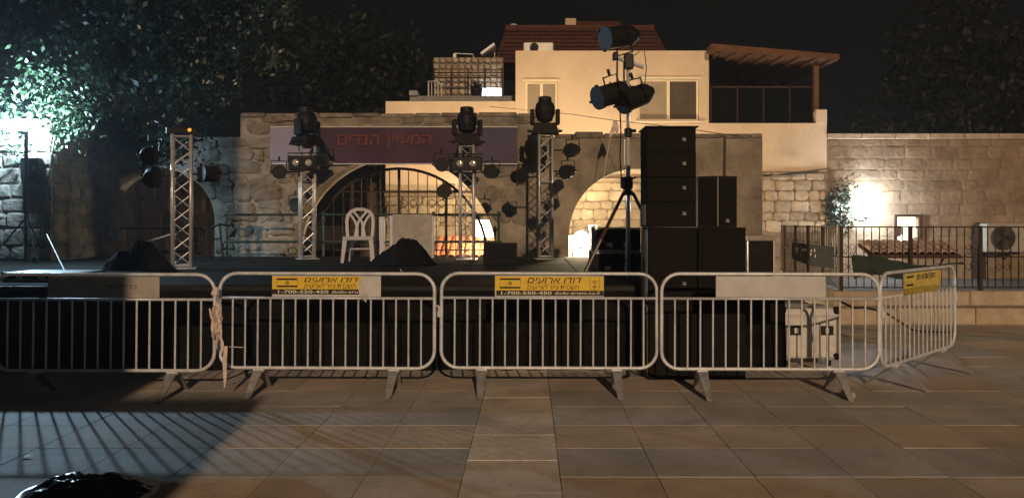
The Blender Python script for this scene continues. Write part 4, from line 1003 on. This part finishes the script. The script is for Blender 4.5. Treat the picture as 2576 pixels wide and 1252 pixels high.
for s in (-1, 1):
    part('splat', MB().strap([(s*x, yb(z)-.002, z) for x, z in [(.06,.42),(.055,.52),(.05,.60),(.03,.67),(-.02,.74),(-.07,.80),(-.11,.86)]], [.075,.06,.05,.04,.036,.036,.036], .016, (0,1,0)), white_pl, bk)
    part('splat', MB().strap([(s*x, yb(z)+.016, z) for x, z in [(.05,.58),(.08,.67),(.12,.74),(.16,.79)]], [.045,.04,.036,.036], .014, (0,1,0)), white_pl, bk)
    part('stretcher', MB().tube((s*.215,-.21,.17), (s*.185,.22,.20), .012), white_pl, ch)
part('stretcher', MB().strap([(-.19,.23,.22),(.19,.23,.22)], .035, .015), white_pl, ch)
place(ch, (PX(903,CYY), CYY, SZ+.002), (0,0,8))

# left floodlight on a stand
fx = P(52, 312, 12.75)
ls = thing('floodlight_stand', 'white floodlight glaring on a dark stand at the far left', 'lamp', (fx.x, fx.y, SZ))
part('pole', MB().tube((fx.x+.04,fx.y+.08,SZ), (fx.x+.04,fx.y+.08,fx.z-.12), .03), blackm, ls)
for a in (200, 320, 90): part('leg', MB().tube((fx.x+.04,fx.y+.08,SZ+.75), (fx.x+.04+.55*math.cos(R(a)), fx.y+.08+.55*math.sin(R(a)), SZ+.01), .014), blackm, ls)
part('cap', MB().lathe([(0,.02),(.02,.07),(.05,.08)], (fx.x+.02, fx.y+.04, fx.z-.17), (0,0,1), 16), blackm, ls)
part('lens', MB().lathe([(-.07,.02),(-.055,.045),(-.03,.063),(0,.07),(.03,.063),(.055,.045),(.07,.02)], (fx.x, fx.y, fx.z), (0,0,1), 18), ledlens, ls, smooth=True)

# ------------------------------------------------------------------ crowd barriers
def barrier_proto():
    t = thing('crowd_barrier', '', 'barrier', (0,0,0), 'crowd control barriers in front of the stage'); hw, zb, zt, zm, r = .99, .229, 1.093, .868, .16
    pts = []
    for cx, cz, a0 in ((hw-r, zt-r, 0), (-hw+r, zt-r, 90), (-hw+r, zb+r, 180), (hw-r, zb+r, 270)):
        for k in range(7): a = R(a0+15*k); pts.append((cx+r*math.cos(a), 0, cz+r*math.sin(a)))
    part('frame', MB().path(pts, .0165, 8, True), galv, t, smooth=True)
    part('mid_rail', MB().tube((-hw,0,zm), (hw,0,zm), .0125, n=8), galv, t, smooth=True)
    bar = MB().tube((0,0,zb+.0), (0,0,zm), .0085, n=6, cap=False).mesh('bar', galv)
    for i in range(16): piece('bar', bar, t, (-.868+.1157*i, 0, 0))
    for s in (-1, 1):
        ft = part('foot', MB().cbox(-.05+s*.62, .05+s*.62, -.03, .03, zb-.035, zb-.0, .004), galv, t)
        for e in (-1, 1):
            part('foot_plate', MB().add([(s*.62-.045,e*.02,zb-.02),(s*.62+.045,e*.02,zb-.02),(s*.62+.022,e*.27,0.002),(s*.62-.022,e*.27,0.002),
                 (s*.62-.045,e*.02+e*.02,zb-.02),(s*.62+.045,e*.02+e*.02,zb-.02),(s*.62+.022,e*.27+e*.025,0.002),(s*.62-.022,e*.27+e*.025,0.002)],
                 [(0,1,2,3),(7,6,5,4),(0,4,5,1),(1,5,6,2),(2,6,7,3),(3,7,4,0)]), galvd, ft)
    part('hook', MB().path([(hw,0,.80),(hw+.035,0,.80),(hw+.04,0,.79),(hw+.04,0,.73)], .009, 6), galv, t)
    part('hook_sleeve', MB().tube((hw+.04,0,.70), (hw+.04,0,.755), .016), galv, t)
    return t
bp = barrier_proto()
BAR = [(261, 6.88, 0, 'first crowd barrier from the left with a worn grey board', 'board_grey'), (821, 7.0, 0, 'crowd barrier with a half peeled yellow sticker on its board', 'w'),
       (1381, 7.0, 0, 'crowd barrier with a complete yellow sticker on its board', 'w'), (1937, 6.95, 0, 'crowd barrier with a blank white board in front of the flight case', 'w')]
barriers = []
for i, (px, y, rz, lab, k) in enumerate(BAR+[(0, 0, 0, 'rightmost crowd barrier turned away at an angle', 'y')]):
    o = bp if i == 0 else copy_tree(bp); o['label'] = lab
    if i < 4: o.location = (PX(px,y), y, 0); o.rotation_euler = (R(rnd(-1.2,1.0)), R(rnd(-.25,.25)), R(rnd(-.7,.7)))
    else:
        A = Vector((PX(2213,6.97), 6.97)); B = Vector((PX(2403,8.35), 8.35)); u = (B-A).normalized(); c = A+u*1.0
        o.location = (c.x, c.y, 0); o.rotation_euler = (0,0,math.atan2(u.y,u.x))
    for chn in o.children:
        if chn.name.startswith('foot'): chn.rotation_euler = (0, 0, 0)
    barriers.append(o)
for o in barriers: ORG[o] = Vector((0,0,0))
BZ0, BZ1 = .882, 1.074
def bboard(o, mat, lab):
    b = part('sign_board', MB().cbox(-.50, .50, -.022, -.016, BZ0, BZ1, .002), mat, o, lab); ORG[b] = Vector((0,0,0)); return b
y_ = -.0245
b = bboard(barriers[0], board_g, 'worn grey board with faint letters')
part('lettering', text_mb(heb('סיליתי'), .02, .30, .965, 1.01, y_, 0, .01), inkfade, b)
b = bboard(barriers[3], board_w, 'blank white board')
def fillrect(mb, x0, x1, z0, z1, y): return mb.add([(x0,y,z0),(x1,y,z0),(x1,y,z1),(x0,y,z1)], [(0,1,2,3)])
def star(mb, cx, cz, r, y, t=.0022):
    for s in (1, -1):
        P3 = [(cx+r*math.sin(2*math.pi*k/3), cz+s*r*math.cos(2*math.pi*k/3)) for k in range(3)]
        for k in range(3): (xa, za), (xb, zb) = P3[k], P3[(k+1) % 3]; mb.strap([(xa,y,za),(xb,y,zb)], t*1.6, .0006)
    return mb
def sticker(o, x1, cut):
    b = bboard(o, board_w, None)
    x0 = -.498; zs0, zs1 = BZ0+(.022 if cut else .010), BZ1-.006; zk = zs0+.047
    s_ = MB(); fillrect(s_, x0, x1, zk, zs1, y_); part('sticker', s_, yellow, b)
    part('sticker_band', fillrect(MB(), x0+(0 if cut else .012), x1, zs0, zk-.0005, y_), ink, b)
    fl_ = MB(); fx0, fx1, fz0, fz1 = -.455, -.265, zk+.018, zs1-.018
    fillrect(fl_, fx0, fx1, fz0, fz0+.016, y_-.0015); fillrect(fl_, fx0, fx1, fz1-.016, fz1, y_-.0015); star(fl_, (fx0+fx1)/2, (fz0+fz1)/2, .017, y_-.0015)
    for (a, c, e, g_) in ((fx0,fx0+.002,fz0,fz1),(fx1-.002,fx1,fz0,fz1)): fillrect(fl_, a, c, e, g_, y_-.0015)
    part('flag', fl_, ink, b)
    part('title_lettering', text_mb(heb('דודו ארועים'), -.205, .30, zk+.068, zs1-.012, y_-.0015, .25, .010), ink, b)
    part('underline', fillrect(MB(), -.205, .25, zk+.061, zk+.063, y_-.0015), ink, b)
    part('subtitle_lettering', text_mb(heb('השכרת ציוד לארועים'), -.205, .27, zk+.010, zk+.056, y_-.0015, .22, .0), ink, b)
    part('phone_lettering', text_mb('1-700-550-450', x0+.055, .02, zs0+.010, zk-.009, y_-.0015, 0, .012), pale, b)
    part('web_lettering', text_mb('dudu-eru' if cut else 'dudu-eruim.co.il', .05, .29 if cut else .46, zs0+.012, zk-.009, y_-.0015, .1, .004), pale, b)
    if not cut:
        em = MB(); cx, cz = .415, (zk+zs1)/2+.0
        em.path([(cx-.045,y_-.001,zs1-.006),(cx-.045,y_-.001,zk+.025),(cx-.035,y_-.001,zk+.012),(cx,y_-.001,zk+.007),(cx+.035,y_-.001,zk+.012),(cx+.045,y_-.001,zk+.025),(cx+.045,y_-.001,zs1-.006)], .0022, 4)
        fillrect(em, cx-.003, cx+.003, cz-.02, cz+.03, y_-.0015)
        for k in range(1, 4):
            rr = .009*k; em.path([(cx+rr*math.cos(R(a)), y_-.0015, cz+.028+rr*math.sin(R(a))) for a in range(180, 361, 20)], .0018, 4)
        em.add([(cx-.024,y_-.0015,cz-.038),(cx+.024,y_-.0015,cz-.038),(cx+.01,y_-.0015,cz-.02),(cx-.01,y_-.0015,cz-.02)], [(0,1,2,3)])
        part('emblem', em, brownink, b)
    else:
        part('peeled_flap', MB().strap([(x1-.01,y_-.004,zs1-.03),(x1+.01,y_-.02,BZ0+.10),(x1+.03,y_-.03,BZ0+.02),(x1+.055,y_-.02,BZ0-.045)], [.012,.06,.07,.008], .002), M('foil_back', (.6,.58,.56), .3, .2), b)
sticker(barriers[1], .315, True); sticker(barriers[2], .498, False)
b = bboard(barriers[4], board_g, None)
part('old_sticker', MB().add([(-.48,y_,BZ0-.015),(.40,y_-.006,BZ0-.02),(.40,y_,BZ0+.08),(-.48,y_,BZ0+.08)], [(0,1,2,3)]), yellow3, b)
part('sticker', MB().add([(-.495,y_-.002,BZ0+.045),(-.2,y_-.012,BZ0+.05),(.48,y_-.004,BZ0+.035),(.498,y_-.002,BZ1-.004),(-.495,y_-.002,BZ1-.004)], [(0,1,2,3,4)]), yellow2, b)
part('flag', fillrect(fillrect(MB(), -.45, -.29, BZ1-.045, BZ1-.028, y_-.013), -.455, -.295, BZ0+.068, BZ0+.085, y_-.013), ink, b)
part('title_lettering', text_mb(heb('דודו ארועים'), -.2, .30, BZ1-.075, BZ1-.02, y_-.014, .25, .02), inkfade, b)
# torn tape between the first two barriers
tx, tyv = PX(541,6.93), 6.93
tt = thing('torn_tape', 'tattered pale tape tied between the first two barriers', 'tape', (tx, tyv, .2))
for k in range(11):
    cx_ = tx+rnd(-.03,.06); zt_ = rnd(.78,.90); ln = rnd(.16,.42); pts = []; yo = rnd(.03,.07)
    for j in range(9): cx_ += rnd(-.008,.011); pts.append((cx_, tyv-yo-.012*math.sin(j*1.1+k), zt_-ln*j/8))
    part('strip', MB().strap(pts, [.012]+[rnd(.016,.034) for _ in range(7)]+[.01], .002), tapew if k % 3 else tapep, tt)
part('knot', MB().lathe([(-.04,.01),(-.02,.035),(.02,.03),(.05,.012)], (tx+.01,tyv-.02,.93), (.3,0,1), 8), tapew, tt)
part('tail', MB().strap([(tx+.12,tyv-.05,.45),(tx+.11,tyv-.06,.32),(tx+.13,tyv-.1,.18),(tx+.15,tyv-.16,.10)], [.03,.04,.03,.01], .003), tapew, tt)
tag(part('wire_tie', MB().tube(P(578,872,6.96), P(612,873,6.97), .004), galv), 'thin wire tied across the bars of the second barrier', 'wire')
for lab, px, py, s_ in (('scrap of white paper on the paving below the torn tape', 578, 966, .05), ('tiny white scrap beside the left foot of the second barrier', 657, 997, .022), ('tiny scrap of litter at lower left paving', 68, 1150, .03)):
    Y = H*F/(py-CY); x = PX(px, Y); tag(part('paper_scrap', MB().add([(x-s_,Y-s_*.5,.006),(x+s_*.6,Y-s_*.7,.012),(x+s_,Y+s_*.5,.02),(x-s_*.7,Y+s_*.6,.008)], [(0,1,2,3)]), whitem), lab, 'litter')
wbx = P(2092, 975, 7.2)
tag(part('wood_block', MB().cbox(PX(2082,7.15), PX(2124,7.0), 6.75, 6.86, .003, .06, .01), kerbm), 'small block wedged under the right foot of the fourth barrier', 'block')

# white flight case on castors
fcx0, fcx1, fcy = PX(1965,8.25), PX(2110,8.25), 8.25; z0, z1 = PZ(900,8.25), PZ(776,8.25)
fc = thing('white_flight_case', 'scuffed white flight case on castors behind the fourth barrier', 'flight case', ((fcx0+fcx1)/2, fcy, 0))
part('body', MB().cbox(fcx0, fcx1, fcy, fcy+.55, z0, z1, .012), beigem, fc); zl = z1-.085
part('lid_rail', MB().cbox(fcx0-.004, fcx1+.004, fcy-.008, fcy-.001, zl, zl+.014, .002), alu, fc)
for x in (fcx0-.004, fcx1-.026): part('corner_rail', MB().cbox(x, x+.03, fcy-.007, fcy+.02, z0+.02, zl-.002, .003), alu, fc)
part('centre_rail', MB().cbox((fcx0+fcx1)/2+.045, (fcx0+fcx1)/2+.075, fcy-.007, fcy-.001, z0+.01, zl-.002, .002), alu, fc)
part('bottom_rail', MB().cbox(fcx0+.03, fcx1-.03, fcy-.006, fcy-.001, z0, z0+.018, .002), alu, fc)
part('tape_strip', MB().box(fcx0+.03, fcx0+.34, fcy-.006, fcy-.002, zl+.02, z1-.015), whitem, fc)
for x in (fcx0+.095, fcx0+.43): 
    r_ = part('recessed_latch', MB().cbox(x, x+.135, fcy-.008, fcy-.001, zl-.20, zl-.10, .003), blackm, fc); part('catch', MB().cbox(x+.045, x+.09, fcy-.016, fcy-.0085, zl-.18, zl-.12, .003), galv, r_)
for x in (fcx0, fcx1):
    for zz in (z0, z1): part('corner', MB().lathe([(-.035,.02),(-.012,.042),(.012,.042),(.03,.02)], (x+(.02 if x == fcx0 else -.02), fcy+.012, zz+(.02 if zz == z0 else -.02)), (0,-1,0), 10), blackm, fc)
for x in (fcx0+.08, fcx1-.08):
    for yy in (fcy+.08, fcy+.46):
        c = part('castor', MB().cbox(x-.035, x+.035, yy-.035, yy+.035, z0-.03, z0-.001, .005), galv, fc); part('wheel', MB().tube((x-.015,yy,.045), (x+.015,yy,.045), .044, n=16), rubber, c)
tag(part('loose_cable', MB().path([(PX(2110,9.2),9.2,.62), (PX(2140,9.6),9.5,.50), (PX(2175,10),10,.45), (PX(2215,10.5),10.4,.35), (PX(2300,10.6),10.6,.06), (PX(2390,10.8),10.8,.012)], .014), rubber), 'black cable trailing from the flight case to the right', 'cable')
# black bag in the foreground
mound('black_bag', 'crumpled black plastic bag on the paving at lower left', 'bag', -2.55, 4.42, .004, .40, .30, .115, bagm, 21, 5, .35, 80, 36, 'bag')

# ------------------------------------------------------------------ trees and creepers
def leaves(pts, size, mat, name, parent, seed=0, droop=.3):
    rs = np.random.RandomState(seed); n = len(pts); a = rs.normal(size=(n,3)); a[:,2] -= droop; a /= np.linalg.norm(a, axis=1)[:,None]
    b = rs.normal(size=(n,3)); b -= (a*b).sum(1)[:,None]*a; b /= np.linalg.norm(b, axis=1)[:,None]; s = size*(.6+.8*rs.rand(n))[:,None]
    p = np.asarray(pts); off = np.array(ORG[parent])
    v = np.stack([p-a*s*.5, p+b*s*.28, p+a*s*.6, p-b*s*.28], 1).reshape(-1,3)-off
    me = bpy.data.meshes.new(name); me.vertices.add(4*n); me.vertices.foreach_set('co', v.astype(np.float32).ravel())
    me.loops.add(4*n); me.loops.foreach_set('vertex_index', np.arange(4*n, dtype=np.int32)); me.polygons.add(n)
    me.polygons.foreach_set('loop_start', np.arange(0, 4*n, 4, dtype=np.int32)); me.update(calc_edges=True); me.materials.append(mat)
    o = bpy.data.objects.new(name, me); col.objects.link(o); o.parent = parent; o['kind'] = 'stuff'; ORG[o] = off; return o
def tree(name, label, base, lobes, nleaf, size, mat, seed, group=None):
    rs = np.random.RandomState(seed); t = thing(name, label, 'tree', base, group); base = Vector(base)
    top = Vector(lobes[0][:3]); mid = base.lerp(top, .55)+Vector((.2,0,0))
    part('trunk', MB().path([base, base.lerp(mid,.5)+Vector((.1,0,0)), mid, mid.lerp(top,.6)], [.3,.24,.18,.08], 9), bark, t)
    for lx, ly, lz, lr in lobes: part('limb', MB().path([mid, mid.lerp(Vector((lx,ly,lz)),.5)+Vector((0,0,.15)), Vector((lx,ly,lz))], [.11,.07,.03], 6), bark, t)
    tot = sum(l[3]**2 for l in lobes); P_ = []
    for lx, ly, lz, lr in lobes:
        k = int(nleaf*lr**2/tot); nc = max(6, int(lr*lr*14)); cd_ = rs.normal(size=(nc,3)); cd_ /= np.linalg.norm(cd_, axis=1)[:,None]
        cc = np.array([lx,ly,lz])+cd_*lr*(.45+.55*rs.rand(nc)[:,None]**.5); idx = rs.randint(0, nc, k)
        P_.append(cc[idx]+rs.normal(size=(k,3))*lr*.13*np.array([1,1,.8]))
    leaves(np.concatenate(P_), size, mat, 'crown', t, seed); return t
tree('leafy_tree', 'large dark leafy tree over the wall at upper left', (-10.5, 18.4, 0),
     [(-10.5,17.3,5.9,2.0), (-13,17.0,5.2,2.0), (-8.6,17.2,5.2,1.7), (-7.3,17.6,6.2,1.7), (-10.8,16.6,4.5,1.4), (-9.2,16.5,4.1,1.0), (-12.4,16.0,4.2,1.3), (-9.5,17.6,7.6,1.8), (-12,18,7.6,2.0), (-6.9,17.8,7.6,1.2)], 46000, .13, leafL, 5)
# creeper hanging over the pier and wall top near the floodlight
cr = thing('wall_creeper', 'bright lit creeper leaves hanging over the pier by the floodlight', 'creeper', (-8.6, 13.1, 3.0))
P_ = []
for (px, py, Y, s, k) in ((150,250,13.0,.28,420),(190,285,13.1,.25,380),(210,240,13.4,.22,260),(120,215,13.3,.3,260),(170,320,13.2,.18,200),(60,230,13.4,.35,200),(15,300,13.3,.25,160),(30,345,13.1,.2,160)):
    c = np.array(P(px, py, Y)); P_.append(c+np.random.normal(size=(k,3))*s*np.array([1,.6,1]))
leaves(np.concatenate(P_), .085, M('creeper_leaf', (.07,.12,.06), .4, 0, .4, 5, spec=.5), 'foliage', cr, 3)
part('stem', MB().path([(-8.45,13.15,1.2), P(140,330,13.15), P(165,280,13.1), P(200,235,13.3)], .014), bark, cr)
cr2 = thing('wall_creeper', 'creeper leaves along the wall top left of the nearest truss', 'creeper', (-7.2, 15.3, 3.2))
P_ = []
for (px, py, s, k) in ((290,345,.25,260),(340,330,.28,300),(395,345,.25,260),(415,380,.2,160),(250,350,.2,150),(450,325,.3,200)):
    c = np.array(P(px, py, 15.3)); P_.append(c+np.random.normal(size=(k,3))*s*np.array([1,.5,.8]))
leaves(np.concatenate(P_), .10, leafL, 'foliage', cr2, 4)
part('stem', MB().path([P(240,400,15.4), P(300,350,15.35), P(380,335,15.3), P(450,330,15.3)], .014), bark, cr2)
cr3 = thing('wall_creeper', 'small creeper on the stone house wall left of the floodlight', 'creeper', (PX(2115,BY-.15), BY-.15, 1.2))
P_ = []
for (px, py, s, k) in ((2112,520,.2,200),(2125,495,.2,200),(2100,545,.18,140),(2140,550,.14,120)):
    c = np.array(P(px, py, BY-.15)); P_.append(c+np.random.normal(size=(k,3))*s*np.array([1,.35,1.2]))
leaves(np.concatenate(P_), .10, leafL, 'foliage', cr3, 6)
part('stem', MB().path([(PX(2110,BY-.1),BY-.1,.2), P(2108,560,BY-.1), P(2120,500,BY-.1)], .015), bark, cr3)
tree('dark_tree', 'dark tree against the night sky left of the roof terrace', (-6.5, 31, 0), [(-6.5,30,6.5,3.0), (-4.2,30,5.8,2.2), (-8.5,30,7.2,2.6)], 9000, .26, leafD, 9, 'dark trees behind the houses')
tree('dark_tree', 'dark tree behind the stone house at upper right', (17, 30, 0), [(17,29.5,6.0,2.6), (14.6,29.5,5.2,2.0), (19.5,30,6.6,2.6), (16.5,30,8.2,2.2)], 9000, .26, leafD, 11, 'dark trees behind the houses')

# building added unseen behind the viewer on the left to keep the street light off the left side of the square
BH = 11.92*math.tan(SUN_EL)+1.05; obx = -3.60+.13*(6.89+5); obx2 = -2.36+.13*(6.89+5)
ob = thing('shade_blocker', 'added unseen shade-casting building on the near side of the square', 'blocker', (-9, -5, 0))
part('wall', MB().box(-22, obx, -11, -5, 0, BH), cream, ob)
part('high_shade_block', MB().box(-22, -5.9+.13*21, -11, -5.4, BH+.102, 16), cream, ob)
part('low_shade_block', MB().box(obx+.003, obx2, -9, -5, 0, (6.92+5)*math.tan(SUN_EL)), cream, ob)
part('blocker_cap', MB().cbox(-22.1, obx+.01, -11.1, -4.99, BH+.002, BH+.1, .03), cream, ob)
for k in range(4):
    for j in range(1):
        x = obx-2.4-k*3.5; zz = 1.2+j*3.6; wn = part('window', MB().box(x-.7, x+.7, -4.995, -4.95, zz, zz+1.7), creamtrim, ob); part('pane', MB().box(x-.62, x+.62, -4.949, -4.94, zz+.08, zz+1.62), glassd, wn)

# thin volume added to give lens-like glow round lamps and lift blacks
hz = MB().box(-32, 32, -13, 46, -1.2, 15)
hm = bpy.data.materials.new('glow_veil'); hm.use_nodes = True; nt = hm.node_tree; nt.nodes.clear()
ho = nt.nodes.new('ShaderNodeOutputMaterial'); pv = nt.nodes.new('ShaderNodeVolumePrincipled')
pv.inputs['Color'].default_value = (.88, .92, 1, 1); pv.inputs['Density'].default_value = .0016; pv.inputs['Anisotropy'].default_value = .35
nt.links.new(pv.outputs[0], ho.inputs['Volume'])
tag(part('veil_volume', hz, hm), kind='stuff')
